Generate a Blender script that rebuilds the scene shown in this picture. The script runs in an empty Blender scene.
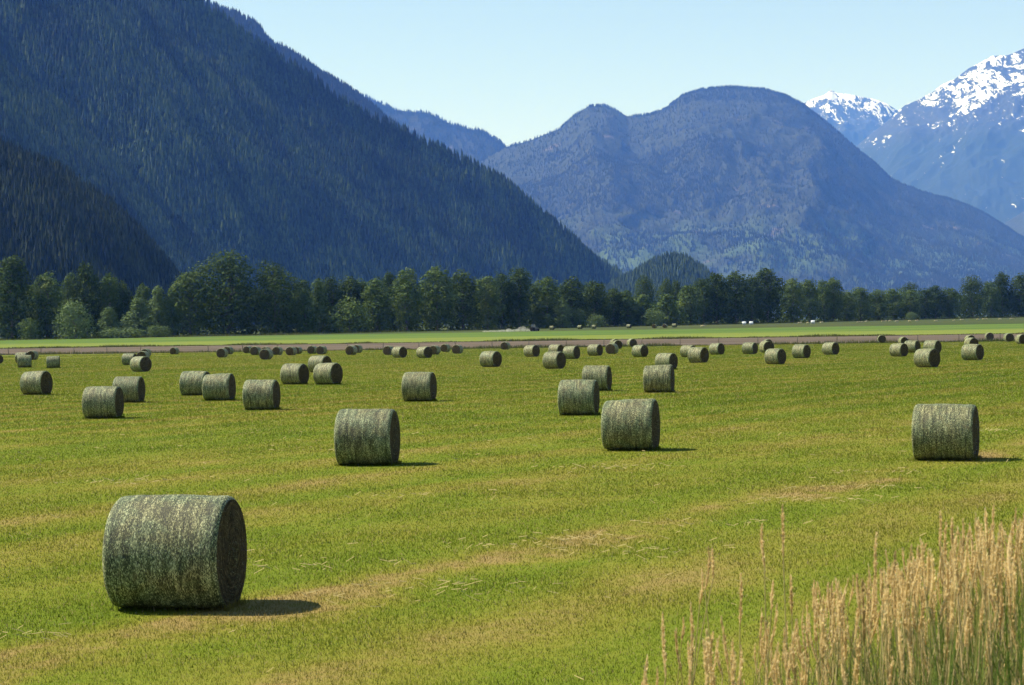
import bpy, math, random
import numpy as np
from mathutils import Matrix, Vector

R = math.radians
rng = np.random.default_rng(7)
random.seed(7)
sc = bpy.context.scene
col = sc.collection

# ------------------------------------------------------------------ camera
W, H = 1024, 685
F = 2000.0                       # focal length in pixels
EYE = 3.28
ROLL = 0.0171
HOR = 322.7                      # eye level in the middle of the picture
pitch = math.atan((342.5 - HOR) / F)
fwd = Vector((0, math.cos(pitch), -math.sin(pitch)))
right0 = Vector((1, 0, 0)); up0 = right0.cross(fwd)
cr, sr = math.cos(math.atan(ROLL)), math.sin(math.atan(ROLL))
right = right0 * cr - up0 * sr
up = right0 * sr + up0 * cr
cam_d = bpy.data.cameras.new('camera'); cam = bpy.data.objects.new('camera', cam_d); col.objects.link(cam)
cam_d.sensor_width = 36.0; cam_d.lens = F / W * 36.0
cam_d.clip_start = 0.1; cam_d.clip_end = 90000
M = Matrix((right, up, -fwd)).transposed().to_4x4(); M.translation = Vector((0, 0, EYE))
cam.matrix_world = M
sc.camera = cam
cam_d.dof.use_dof = True; cam_d.dof.focus_distance = 70.0; cam_d.dof.aperture_fstop = 13.0

def ray(px, py):
    return right * ((px - 512) / F) - up * ((py - 342.5) / F) + fwd
def at_depth(px, py, d):         # the point on a sight line at forward distance d
    r = ray(px, py); k = d / r.y
    return Vector((r.x * k, d, EYE + r.z * k))
def x_at(px, d):
    r = ray(px, 330); return r.x / r.y * d

# ------------------------------------------------------------------ numpy noise
def _h(ix, iy, seed):
    n = (ix.astype(np.int64) * 374761393 + iy.astype(np.int64) * 668265263 + seed * 974634541) & 0xffffffff
    n = ((n ^ (n >> 13)) * 1274126177) & 0xffffffff
    n = (n ^ (n >> 16)) & 0xffffffff
    return n / 4294967295.0
def vnoise(x, y, seed=0):
    x = np.asarray(x, float); y = np.asarray(y, float)
    ix = np.floor(x); iy = np.floor(y); fx = x - ix; fy = y - iy
    fx = fx * fx * fx * (fx * (fx * 6 - 15) + 10); fy = fy * fy * fy * (fy * (fy * 6 - 15) + 10)
    a = _h(ix, iy, seed); b = _h(ix + 1, iy, seed); c = _h(ix, iy + 1, seed); d = _h(ix + 1, iy + 1, seed)
    return (a + (b - a) * fx) * (1 - fy) + (c + (d - c) * fx) * fy
def fbm(x, y, oct=5, seed=0, ridged=False):
    s = 0; a = 1; t = 0
    for k in range(oct):
        n = vnoise(x * 2 ** k + 17.3 * k, y * 2 ** k - 9.1 * k, seed + k)
        if ridged: n = 1 - abs(2 * n - 1)
        s = s + a * n; t += a; a *= 0.5
    return s / t
def sstep(a, b, x):
    t = np.clip((x - a) / (b - a), 0, 1); return t * t * (3 - 2 * t)

# ------------------------------------------------------------------ mesh helpers
def mesh_np(name, V, T, smooth=False, mats=(), mat_index=None):
    V = np.ascontiguousarray(V, dtype=np.float32); T = np.ascontiguousarray(T, dtype=np.int32)
    me = bpy.data.meshes.new(name)
    n, k = T.shape
    me.vertices.add(len(V)); me.vertices.foreach_set('co', V.ravel())
    me.loops.add(n * k); me.loops.foreach_set('vertex_index', T.ravel())
    me.polygons.add(n)
    me.polygons.foreach_set('loop_start', np.arange(0, n * k, k, dtype=np.int32))
    me.polygons.foreach_set('loop_total', np.full(n, k, dtype=np.int32))
    me.polygons.foreach_set('use_smooth', np.full(n, bool(smooth)))
    for m in mats: me.materials.append(m)
    if mat_index is not None: me.polygons.foreach_set('material_index', mat_index.astype(np.int32))
    me.update(calc_edges=True)
    return me
def link(name, me, parent=None, loc=None):
    o = bpy.data.objects.new(name, me); col.objects.link(o)
    if parent: o.parent = parent
    if loc is not None: o.location = loc
    return o
def thing(name, label, cat, loc=(0, 0, 0), rz=0.0, group=None, scale=None):
    o = bpy.data.objects.new(name, None); col.objects.link(o)
    o.empty_display_size = 0.3
    o.location = loc; o.rotation_euler = (0, 0, rz)
    if scale is not None: o.scale = scale
    o['label'] = label; o['category'] = cat
    if group: o['group'] = group
    return o
def grid_quads(nu, nv):
    i = np.arange(nu - 1)[:, None] * nv + np.arange(nv - 1)[None, :]
    i = i.ravel()
    return np.stack([i, i + nv, i + nv + 1, i + 1], 1)
def lathe(prof, n, axis='z'):
    """prof: list of (radius, along); returns verts and quads of a surface of revolution."""
    a = np.linspace(0, 2 * np.pi, n, endpoint=False)
    V = []
    for r, z in prof:
        V.append(np.stack([r * np.cos(a), r * np.sin(a), np.full(n, z)], 1))
    V = np.concatenate(V)
    Q = []
    for k in range(len(prof) - 1):
        i = np.arange(n); j = (i + 1) % n
        Q.append(np.stack([k * n + i, k * n + j, (k + 1) * n + j, (k + 1) * n + i], 1))
    Q = np.concatenate(Q)
    if axis == 'x': V = V[:, [2, 0, 1]]
    return V, Q
class MB:
    def __init__(s): s.V = []; s.Q = []; s.n = 0
    def add(s, V, Q):
        s.V.append(np.asarray(V, float)); s.Q.append(np.asarray(Q) + s.n); s.n += len(V)
    def box(s, c, d, bev=0.0, taper=1.0):
        x, y, z = np.array(d) / 2.0
        V = np.array([[-x, -y, -z], [x, -y, -z], [x, y, -z], [-x, y, -z], [-x * taper, -y * taper, z], [x * taper, -y * taper, z], [x * taper, y * taper, z], [-x * taper, y * taper, z]]) + np.array(c)
        s.add(V, [[0, 3, 2, 1], [4, 5, 6, 7], [0, 1, 5, 4], [1, 2, 6, 5], [2, 3, 7, 6], [3, 0, 4, 7]])
    def tube(s, pts, rad, n=6):
        pts = [np.array(p, float) for p in pts]; V = []
        for k, p in enumerate(pts):
            t = pts[min(k + 1, len(pts) - 1)] - pts[max(k - 1, 0)]; t = t / (np.linalg.norm(t) + 1e-9)
            a = np.cross(t, [0.3, 0.9, 0.1]); a /= np.linalg.norm(a); b = np.cross(t, a)
            r = rad[k] if hasattr(rad, '__len__') else rad
            for j in range(n):
                w = 2 * np.pi * j / n; V.append(p + r * (np.cos(w) * a + np.sin(w) * b))
        Q = []
        for k in range(len(pts) - 1):
            for j in range(n):
                Q.append([k * n + j, k * n + (j + 1) % n, (k + 1) * n + (j + 1) % n, (k + 1) * n + j])
        s.add(V, Q)
    def mesh(s, name, mat, smooth=False):
        return mesh_np(name, np.concatenate(s.V), np.concatenate(s.Q), smooth, (mat,))

# ------------------------------------------------------------------ material helpers
class NT:
    def __init__(s, name, kind='mat'):
        s.m = bpy.data.materials.new(name); s.m.use_nodes = True; s.t = s.m.node_tree; s.t.nodes.clear()
        s.out = s.t.nodes.new('ShaderNodeOutputMaterial')
    def n(s, typ, **kw):
        nd = s.t.nodes.new(typ)
        for k, v in kw.items(): setattr(nd, k, v)
        return nd
    def l(s, a, b): s.t.links.new(a, b)
    def val(s, nd, i, v):
        nd.inputs[i].default_value = v; return nd
    def pos(s): return s.n('ShaderNodeNewGeometry').outputs['Position']
    def obj(s): return s.n('ShaderNodeTexCoord').outputs['Object']
    def mapping(s, v, scale=(1, 1, 1), rot=(0, 0, 0), loc=(0, 0, 0)):
        m = s.n('ShaderNodeMapping'); s.l(v, m.inputs['Vector'])
        m.inputs['Scale'].default_value = scale; m.inputs['Rotation'].default_value = rot; m.inputs['Location'].default_value = loc
        return m.outputs[0]
    def noise(s, v, scale=1, detail=4, rough=0.55, dist=0.0):
        t = s.n('ShaderNodeTexNoise'); s.l(v, t.inputs['Vector'])
        t.inputs['Scale'].default_value = scale; t.inputs['Detail'].default_value = detail
        t.inputs['Roughness'].default_value = rough; t.inputs['Distortion'].default_value = dist
        return t.outputs['Fac']
    def ramp(s, f, stops, interp='LINEAR'):
        r = s.n('ShaderNodeValToRGB'); s.l(f, r.inputs[0]); cr_ = r.color_ramp; cr_.interpolation = interp
        while len(cr_.elements) < len(stops): cr_.elements.new(0.5)
        for e, (p, c) in zip(cr_.elements, stops):
            e.position = p; e.color = (*c, 1) if hasattr(c, '__len__') else (c, c, c, 1)
        return r.outputs[0]
    def math(s, op, a, b=None, c=None, clamp=False):
        m = s.n('ShaderNodeMath', operation=op); m.use_clamp = clamp
        for i, v in enumerate((a, b, c)):
            if v is None: continue
            if hasattr(v, 'is_output'): s.l(v, m.inputs[i])
            else: m.inputs[i].default_value = v
        return m.outputs[0]
    def mix(s, f, a, b, blend='MIX'):
        m = s.n('ShaderNodeMix', data_type='RGBA', blend_type=blend)
        for i, v in ((0, f), (6, a), (7, b)):
            if hasattr(v, 'is_output'): s.l(v, m.inputs[i])
            elif hasattr(v, '__len__'): m.inputs[i].default_value = (*v, 1)
            else: m.inputs[i].default_value = v
        return m.outputs[2]
    def mapr(s, v, a, b, c=0.0, d=1.0, smooth=True):
        m = s.n('ShaderNodeMapRange'); m.interpolation_type = 'SMOOTHSTEP' if smooth else 'LINEAR'
        s.l(v, m.inputs[0])
        for i, k in enumerate((a, b, c, d)): m.inputs[i + 1].default_value = k
        return m.outputs[0]
    def bsdf(s, color, rough=0.9, spec=0.2, bump=None, bump_d=0.05, bump_s=0.6, transl=0.0, upnormal=0.0):
        b = s.n('ShaderNodeBsdfPrincipled')
        if hasattr(color, 'is_output'): s.l(color, b.inputs['Base Color'])
        else: b.inputs['Base Color'].default_value = (*color, 1)
        if hasattr(rough, 'is_output'): s.l(rough, b.inputs['Roughness'])
        else: b.inputs['Roughness'].default_value = rough
        b.inputs['Specular IOR Level'].default_value = spec
        if bump is not None:
            bn = s.n('ShaderNodeBump'); s.l(bump, bn.inputs['Height'])
            bn.inputs['Distance'].default_value = bump_d; bn.inputs['Strength'].default_value = bump_s
            s.l(bn.outputs[0], b.inputs['Normal'])
        if upnormal > 0:      # thin upright blades scatter light like the whole sward
            g_ = s.n('ShaderNodeNewGeometry'); v1 = s.n('ShaderNodeVectorMath', operation='SCALE'); s.l(g_.outputs['Normal'], v1.inputs[0]); v1.inputs['Scale'].default_value = 1 - upnormal
            v2 = s.n('ShaderNodeVectorMath', operation='ADD'); s.l(v1.outputs[0], v2.inputs[0]); v2.inputs[1].default_value = (0, 0, upnormal)
            v3 = s.n('ShaderNodeVectorMath', operation='NORMALIZE'); s.l(v2.outputs[0], v3.inputs[0]); s.l(v3.outputs[0], b.inputs['Normal'])
        res = b.outputs[0]
        if transl > 0:
            t = s.n('ShaderNodeBsdfTranslucent')
            if hasattr(color, 'is_output'): s.l(color, t.inputs[0])
            else: t.inputs[0].default_value = (*color, 1)
            mx = s.n('ShaderNodeMixShader'); mx.inputs[0].default_value = transl
            s.l(res, mx.inputs[1]); s.l(t.outputs[0], mx.inputs[2]); res = mx.outputs[0]
        s.l(res, s.out.inputs[0])
        return s.m

# ------------------------------------------------------------------ light
SUN_DIR = Vector((-0.625, 0.15, 0.765)).normalized()      # towards the sun
sun_d = bpy.data.lights.new('sun', 'SUN'); sun_d.energy = 5.0; sun_d.angle = R(0.5); sun_d.color = (1.0, 0.95, 0.86)
sun = bpy.data.objects.new('sun', sun_d); col.objects.link(sun)
sun.rotation_euler = SUN_DIR.to_track_quat('Z', 'Y').to_euler(); sun.location = (-200, 0, 300)
world = bpy.data.worlds.new('World'); sc.world = world; world.use_nodes = True
wt = world.node_tree; bg = wt.nodes['Background']
sky = wt.nodes.new('ShaderNodeTexSky'); sky.sky_type = 'NISHITA'; sky.sun_disc = False
sky.sun_elevation = math.asin(SUN_DIR.z); sky.sun_rotation = math.atan2(SUN_DIR.x, SUN_DIR.y)
sky.altitude = 1000; sky.air_density = 1.3; sky.dust_density = 0.0; sky.ozone_density = 1.0
wt.links.new(sky.outputs[0], bg.inputs[0]); bg.inputs[1].default_value = 0.082
sc.view_settings.view_transform = 'Standard'; sc.view_settings.look = 'None'
sc.view_settings.exposure = 0.85; sc.view_settings.gamma = 1.0; sc.view_settings.use_curve_mapping = False
cy = sc.cycles
cy.use_denoising = True
try: cy.denoiser = 'OPENIMAGEDENOISE'
except Exception: pass
cy.max_bounces = 6; cy.diffuse_bounces = 3; cy.glossy_bounces = 2; cy.transmission_bounces = 4
cy.transparent_max_bounces = 8; cy.volume_bounces = 1; cy.use_adaptive_sampling = True; cy.adaptive_threshold = 0.006

# ------------------------------------------------------------------ ground
ZQ = np.array([-1e5, 0, 375, 480, 650, 720, 1150, 1600, 1e6])
ZV = np.array([0.0, 0, -1.5, -0.32, 0.83, 0.85, 1.63, 1.75, 1.75])
def gz(x, y):
    q = np.asarray(y, float) + 0.25 * np.asarray(x, float)
    z = np.interp(q, ZQ, ZV)
    z = np.where(np.asarray(y) < 340, np.where(q < 375, -0.004 * np.asarray(y, float), z), z)
    # the grassy bank the photographer stands on
    yy = np.asarray(y, float) - 0.25 * np.clip(np.asarray(x, float), -4, 6)
    z = z + 1.3 * (1 - sstep(5.5, 12.5, yy))
    return z

ROWDIR = math.atan2(0.49, 0.87)          # the mowing lines run at this angle to the view direction
def field_nodes(t, thatch):
    """green and straw coloured mown hay field; position based so blades and soil agree"""
    p = t.pos()
    rot = t.mapping(p, rot=(0, 0, ROWDIR))          # x across the rows, y along them
    sep = t.n('ShaderNodeSeparateXYZ'); t.l(rot, sep.inputs[0])
    streak = t.noise(t.mapping(rot, scale=(0.42, 0.028, 0.0)), 1.0, 4, 0.6, 0.3)
    wide = t.noise(t.mapping(rot, scale=(0.075, 0.010, 0.0)), 1.0, 3, 0.55, 0.2)
    patch = t.noise(t.mapping(p, scale=(0.35, 0.22, 0)), 1.0, 6, 0.62, 0.4)
    fine = t.noise(t.mapping(p, scale=(5, 5, 2)), 1.0, 5, 0.7)
    # one row of straw-coloured stubble crosses the near field
    d0 = t.math('ABSOLUTE', t.math('ADD', sep.outputs[0], 14.0))
    rowdry = t.mapr(d0, 0.2, 1.5, 1.0, 0.0)
    d1 = t.math('ABSOLUTE', t.math('ADD', sep.outputs[0], 20.5))
    rowdry2 = t.mapr(d1, 0.2, 1.3, 0.55, 0.0)
    dry = t.math('ADD', t.math('MULTIPLY', streak, 0.45), t.math('MULTIPLY', wide, 0.42))
    dry = t.math('ADD', dry, t.math('MULTIPLY', patch, 0.38))
    dry = t.math('ADD', dry, t.math('MULTIPLY', fine, 0.22))
    dry = t.math('ADD', dry, t.math('MULTIPLY', t.math('MULTIPLY', t.math('ADD', rowdry, rowdry2), t.mapr(patch, 0.40, 0.62)), 0.13))
    dry = t.math('SUBTRACT', dry, 0.282)
    k = 0.0 if not thatch else 0.05
    wob = t.math('MULTIPLY_ADD', streak, 4.0, t.math('MULTIPLY', sep.outputs[0], 1.75))
    dry = t.math('ADD', dry, t.math('MULTIPLY', t.math('SINE', wob), 0.055))
    c = t.ramp(dry, [(0.20, (0.066, 0.122, 0.008)), (0.45 - k, (0.122, 0.166, 0.013)), (0.60 - k, (0.182, 0.182, 0.026)), (0.71 - k, (0.245, 0.185, 0.062)), (0.87, (0.36, 0.27, 0.12))])
    return c, fine, dry

t = NT('hay_field_ground')
cf, fine, dry = field_nodes(t, True)
cf = t.mix(0.12, cf, (0.13, 0.085, 0.03))
p = t.pos(); sep = t.n('ShaderNodeSeparateXYZ'); t.l(p, sep.inputs[0])
q = t.math('MULTIPLY_ADD', sep.outputs[0], 0.25, sep.outputs[1])
qn = t.math('MULTIPLY_ADD', t.noise(t.mapping(p, scale=(0.02, 0.02, 0)), 1, 3), 10.0, t.math('SUBTRACT', q, 5.0))
dirtn = t.noise(t.mapping(p, scale=(0.02, 0.10, 0)), 1.0, 6, 0.65)
dirt = t.ramp(dirtn, [(0.3, (0.075, 0.057, 0.042)), (0.5, (0.108, 0.084, 0.062)), (0.7, (0.145, 0.115, 0.085))])
gn = t.noise(t.mapping(p, scale=(0.008, 0.05, 0)), 1.0, 5, 0.6)
green = t.ramp(gn, [(0.3, (0.055, 0.105, 0.024)), (0.5, (0.085, 0.138, 0.028)), (0.7, (0.13, 0.16, 0.034))])
yel = t.math('MULTIPLY', t.mapr(q, 438, 446), t.mapr(q, 485, 515, 1.0, 0.0))
green = t.mix(t.math('MULTIPLY', yel, 0.6), green, (0.185, 0.205, 0.04))
on = t.noise(t.mapping(p, scale=(0.006, 0.03, 0)), 1.0, 6, 0.65)
olive = t.ramp(on, [(0.3, (0.032, 0.052, 0.016)), (0.5, (0.052, 0.068, 0.022)), (0.62, (0.08, 0.082, 0.035)), (0.75, (0.13, 0.115, 0.06))])
c = t.mix(t.mapr(qn, 373, 377), cf, dirt)
c = t.mix(t.mapr(q, 440, 442), c, green)
c = t.mix(t.mapr(qn, 598, 612), c, olive)
c = t.mix(t.mapr(q, 1250, 1500), c, (0.045, 0.06, 0.025))
GROUND = t.bsdf(c, 0.95, 0.03, bump=fine, bump_d=0.05, bump_s=0.5)

ys = np.concatenate([np.linspace(-300, -20, 12), np.linspace(-15, 40, 111), np.linspace(42, 120, 60), np.linspace(124, 700, 160), np.linspace(720, 1700, 60), np.geomspace(1800, 40000, 44)])
us = np.concatenate([np.linspace(-1, -0.3, 20), np.linspace(-0.29, 0.29, 90), np.linspace(0.3, 1, 20)])
YY, UU = np.meshgrid(ys, us, indexing='ij')
XX = UU * (np.clip(YY, 0, None) * 0.55 + 60)
ZZ = gz(XX, YY)
g = link('ground', mesh_np('ground', np.stack([XX, YY, ZZ], 2).reshape(-1, 3), grid_quads(*YY.shape)[:, ::-1], True, (GROUND,)))
g['kind'] = 'structure'; g['label'] = 'mown hay field with dirt strip and green crop fields beyond'

def blades(pos, hgt, wid, lean, yaw, bend=0.0):
    """one bent triangle pair per blade; pos (n,3)"""
    n = len(pos)
    dx = np.stack([np.cos(yaw), np.sin(yaw), np.zeros(n)], 1)
    la = rng.uniform(0, 2 * np.pi, n)
    ld = np.stack([np.cos(la), np.sin(la), np.zeros(n)], 1)
    up_ = np.array([0, 0, 1.0])
    b0 = pos - dx * wid[:, None] / 2; b1 = pos + dx * wid[:, None] / 2
    tip = pos + up_ * (hgt * np.cos(lean))[:, None] + ld * (hgt * np.sin(lean))[:, None]
    V = np.stack([b0, b1, tip], 1).reshape(-1, 3)
    T = np.arange(3 * n).reshape(-1, 3)
    return V, T
# stubble blades of the mown field
N = 1800000
d = 15 * (382 / 15) ** rng.random(N)
x = rng.uniform(-1, 1, N) * (0.30 * d + 3)
d = np.where(d + 0.25 * x > 374, d * 0.7, d)
z = gz(x, d)
tall = 0.55 + 0.9 * fbm(x * 0.5, d * 0.5, 3, 11)
hg = rng.uniform(0.018, 0.058, N) * tall * np.clip(d / 60, 1, 1.6)
wd = np.maximum(0.007, d * 0.00040) * rng.uniform(0.7, 1.4, N)
V, T = blades(np.stack([x, d, z - 0.005], 1), hg, wd, rng.uniform(0.05, 1.0, N), rng.uniform(0, np.pi, N))
t = NT('stubble_grass')
cg, fg, dg = field_nodes(t, False)
rnd = t.n('ShaderNodeNewGeometry').outputs['Random Per Island']
cg = t.mix(t.math('MULTIPLY', rnd, 0.32), cg, t.mix(1.0, cg, (1.25, 1.0, 0.75), 'MULTIPLY'))
cg = t.mix(t.mapr(rnd, 0.90, 0.93), cg, (0.34, 0.27, 0.13))
STUB = t.bsdf(cg, 0.8, 0.06, transl=0.45, upnormal=0.7)
o = link('field_grass', mesh_np('field_grass', V, T, False, (STUB,)))
o['kind'] = 'stuff'; o['label'] = 'short green and straw coloured stubble grass of the mown field'; o['category'] = 'grass'
# loose straw left after baling
t = NT('loose_straw'); STRAW = t.bsdf((0.33, 0.27, 0.115), 0.8, 0.1)
n = 620
spots = [(-1.3, 24.6), (0.9, 31.0), (1.6, 29.0), (-0.8, 25.6), (3.0, 33.0), (-3, 28), (5.5, 37), (0.2, 30.0), (-5.5, 22), (8, 44), (6.8, 40), (-2, 40), (2.2, 47), (-9, 45), (14, 60), (-4, 55)]
ci = rng.integers(0, len(spots), n)
cx = np.array([s[0] for s in spots])[ci] + rng.normal(0, 0.8, n); cyy = np.array([s[1] for s in spots])[ci] + rng.normal(0, 0.35, n)
far_ = rng.random(n) < 0.3
cx = np.where(far_, rng.uniform(-14, 14, n), cx); cyy = np.where(far_, rng.uniform(18, 70, n), cyy)
mb_a = rng.normal(0.0, 0.55, n); ln = rng.uniform(0.04, 0.17, n); hw = 0.0026 * np.clip(cyy / 22, 1, 3)
zz = gz(cx, cyy) + rng.uniform(0.04, 0.085, n)
dx = np.cos(mb_a) * ln / 2; dy = np.sin(mb_a) * ln / 2
wy = hw * 1.5
zt = rng.normal(0, 0.02, n)
V = np.stack([np.stack([cx - dx, cyy - dy - wy, zz - zt - hw], 1), np.stack([cx + dx, cyy + dy - wy, zz + zt - hw], 1), np.stack([cx + dx, cyy + dy + wy, zz + zt + hw], 1), np.stack([cx - dx, cyy - dy + wy, zz - zt + hw], 1)], 1).reshape(-1, 3)
o = link('loose_straw', mesh_np('loose_straw', V, np.arange(4 * n).reshape(-1, 4), False, (STRAW,)))
o['kind'] = 'stuff'; o['label'] = 'pale wisps of loose straw scattered over the mown field'; o['category'] = 'straw'

# taller grass along the fence and along the far edge of the dirt strip
def verge(name, label, q0, dq, n, h0, h1, mat, wid):
    xx = rng.uniform(-150, 150, n); yy = q0 - 0.25 * xx + rng.normal(0, dq, n)
    clump = sstep(0.25, 0.75, fbm(xx * 0.12, yy * 0.05, 3, 21))
    hh = rng.uniform(h0, h1, n) * (0.35 + 0.9 * clump)
    V, T = blades(np.stack([xx, yy, gz(xx, yy) - 0.02], 1), hh, rng.uniform(0.5, 1.3, n) * wid, rng.uniform(0, 0.5, n), rng.uniform(-0.7, 0.7, n))
    o = link(name, mesh_np(name, V, T, False, (mat,)))
    o['kind'] = 'stuff'; o['label'] = label; o['category'] = 'grass'
t = NT('verge_grass')
vn = t.noise(t.mapping(t.pos(), scale=(0.3, 0.3, 0.3)), 1, 4)
VERGE = t.bsdf(t.ramp(vn, [(0.3, (0.06, 0.085, 0.02)), (0.55, (0.11, 0.12, 0.035)), (0.75, (0.2, 0.16, 0.07))]), 0.8, 0.1, transl=0.2)
verge('fence_grass', 'dark uncut grass along the wire fence at the far edge of the hay field', 375.5, 0.9, 16000, 0.25, 0.75, VERGE, 0.09)
verge('crop_edge_grass', 'dark green grass edge between dirt strip and bright green field', 440, 1.0, 14000, 0.25, 0.6, VERGE, 0.13)

# ------------------------------------------------------------------ wire fence
t = NT('weathered_post'); POST = t.bsdf(t.ramp(t.noise(t.mapping(t.obj(), scale=(9, 9, 2)), 1, 4), [(0.3, (0.10, 0.085, 0.07)), (0.7, (0.20, 0.17, 0.14))]), 0.9, 0.1)
t = NT('fence_wire'); WIRE = t.bsdf((0.22, 0.21, 0.20), 0.5, 0.4)
fence = thing('wire_fence', 'long wire fence on thin weathered posts between the hay field and the brown dirt strip', 'fence', (0, 376, -1.5))
pm = MB(); pm.tube([(0, 0, -0.15), (0.01, 0, 0.7), (0, 0.01, 1.38)], [0.075, 0.07, 0.065], 7); pm.tube([(0, 0.01, 1.38), (0, 0.01, 1.40)], [0.065, 0.01], 7)
post_me = pm.mesh('post', POST)
wm = MB(); px_prev = []
for k in range(34):
    xx = -115 + 6.95 * k; yy = 376.2 - 0.25 * xx; zz = float(gz(xx, yy))
    po = link('post', post_me, fence, (xx, yy - 376, zz + 1.5)); po.scale = (1, 1, random.uniform(0.9, 1.08)); po.rotation_euler = (random.uniform(-.04, .04), random.uniform(-.04, .04), random.uniform(0, 6))
    px_prev.append((xx, yy - 376 - 0.07, zz + 1.5))
for hgt in (0.45, 0.8, 1.15):
    wm.tube([(a, b, c + hgt) for a, b, c in px_prev], 0.006, 4)
link('wire', wm.mesh('wire', WIRE), fence)

# ------------------------------------------------------------------ hay bales
t = NT('net_wrapped_hay')
ob = t.obj()
cyl = t.n('ShaderNodeSeparateXYZ'); t.l(ob, cyl.inputs[0])
ang = t.math('ARCTAN2', t.math('SUBTRACT', cyl.outputs[2], 0.7), t.math('MULTIPLY', cyl.outputs[1], -1.0))
cmb = t.n('ShaderNodeCombineXYZ'); t.l(cyl.outputs[0], cmb.inputs[0]); t.l(t.math('MULTIPLY', ang, 0.7), cmb.inputs[1])
oi = t.n('ShaderNodeObjectInfo'); t.l(t.math('MULTIPLY', oi.outputs['Random'], 37.0), cmb.inputs[2])
cv = cmb.outputs[0]
fib = t.noise(t.mapping(cv, scale=(85, 30, 1)), 1, 5, 0.75, 0.7)
str_ = t.noise(t.mapping(cv, scale=(16, 2.2, 1)), 1, 4, 0.6, 0.2)
blot = t.noise(t.mapping(cv, scale=(2.2, 2.4, 1)), 1, 5, 0.6, 0.5)
f1 = t.math('ADD', t.math('MULTIPLY', fib, 0.79), t.math('MULTIPLY', str_, 0.21))
hay = t.ramp(f1, [(0.39, (0.007, 0.009, 0.003)), (0.465, (0.036, 0.037, 0.013)), (0.525, (0.15, 0.148, 0.052)), (0.60, (0.68, 0.64, 0.34))])
net = t.ramp(f1, [(0.39, (0.006, 0.011, 0.004)), (0.47, (0.030, 0.046, 0.019)), (0.53, (0.125, 0.160, 0.064)), (0.61, (0.62, 0.66, 0.38))])
edge = t.mapr(t.math('ABSOLUTE', cyl.outputs[0]), 0.42, 0.66)
nf = t.math('ADD', t.math('MULTIPLY', edge, 0.55), t.mapr(blot, 0.40, 0.62), clamp=True)
nf = t.math('MULTIPLY', nf, t.mapr(oi.outputs['Random'], 0.0, 1.0, 0.55, 1.0))
cb = t.mix(nf, hay, net)
cb = t.mix(t.mapr(blot, 0.60, 0.74, 0.0, 0.5), cb, (0.12, 0.08, 0.035))
cb = t.mix(t.mapr(t.math('ADD', str_, t.math('MULTIPLY', blot, 0.8)), 0.86, 0.66, 0.0, 0.3), cb, (0.045, 0.040, 0.025))
WRAP = t.bsdf(cb, t.ramp(fib, [(0.35, 0.52), (0.65, 0.70)]), 0.32, bump=t.math('ADD', fib, t.math('MULTIPLY', str_, 1.2)), bump_d=0.03, bump_s=0.5)
t = NT('coiled_hay_end')
ob = t.obj(); s3 = t.n('ShaderNodeSeparateXYZ'); t.l(ob, s3.inputs[0])
zc = t.math('SUBTRACT', s3.outputs[2], 0.69)
rad = t.math('SQRT', t.math('ADD', t.math('POWER', s3.outputs[1], 2.0), t.math('POWER', zc, 2.0)))
an = t.math('ARCTAN2', zc, s3.outputs[1])
cm = t.n('ShaderNodeCombineXYZ'); t.l(t.math('ADD', rad, t.math('MULTIPLY', an, 0.012)), cm.inputs[0]); t.l(t.math('MULTIPLY', an, 0.5), cm.inputs[1])
coil = t.noise(t.mapping(cm.outputs[0], scale=(26, 3, 1)), 1, 5, 0.7, 0.4)
hs = t.noise(t.mapping(ob, scale=(30, 30, 30)), 1, 4, 0.7)
ce = t.ramp(t.math('ADD', t.math('MULTIPLY', coil, 0.6), t.math('MULTIPLY', hs, 0.4)), [(0.36, (0.010, 0.008, 0.004)), (0.48, (0.042, 0.033, 0.015)), (0.58, (0.11, 0.086, 0.040)), (0.72, (0.30, 0.245, 0.12))])
HAYEND = t.bsdf(ce, 0.9, 0.1, bump=t.math('ADD', coil, hs), bump_d=0.06, bump_s=0.9)

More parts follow.
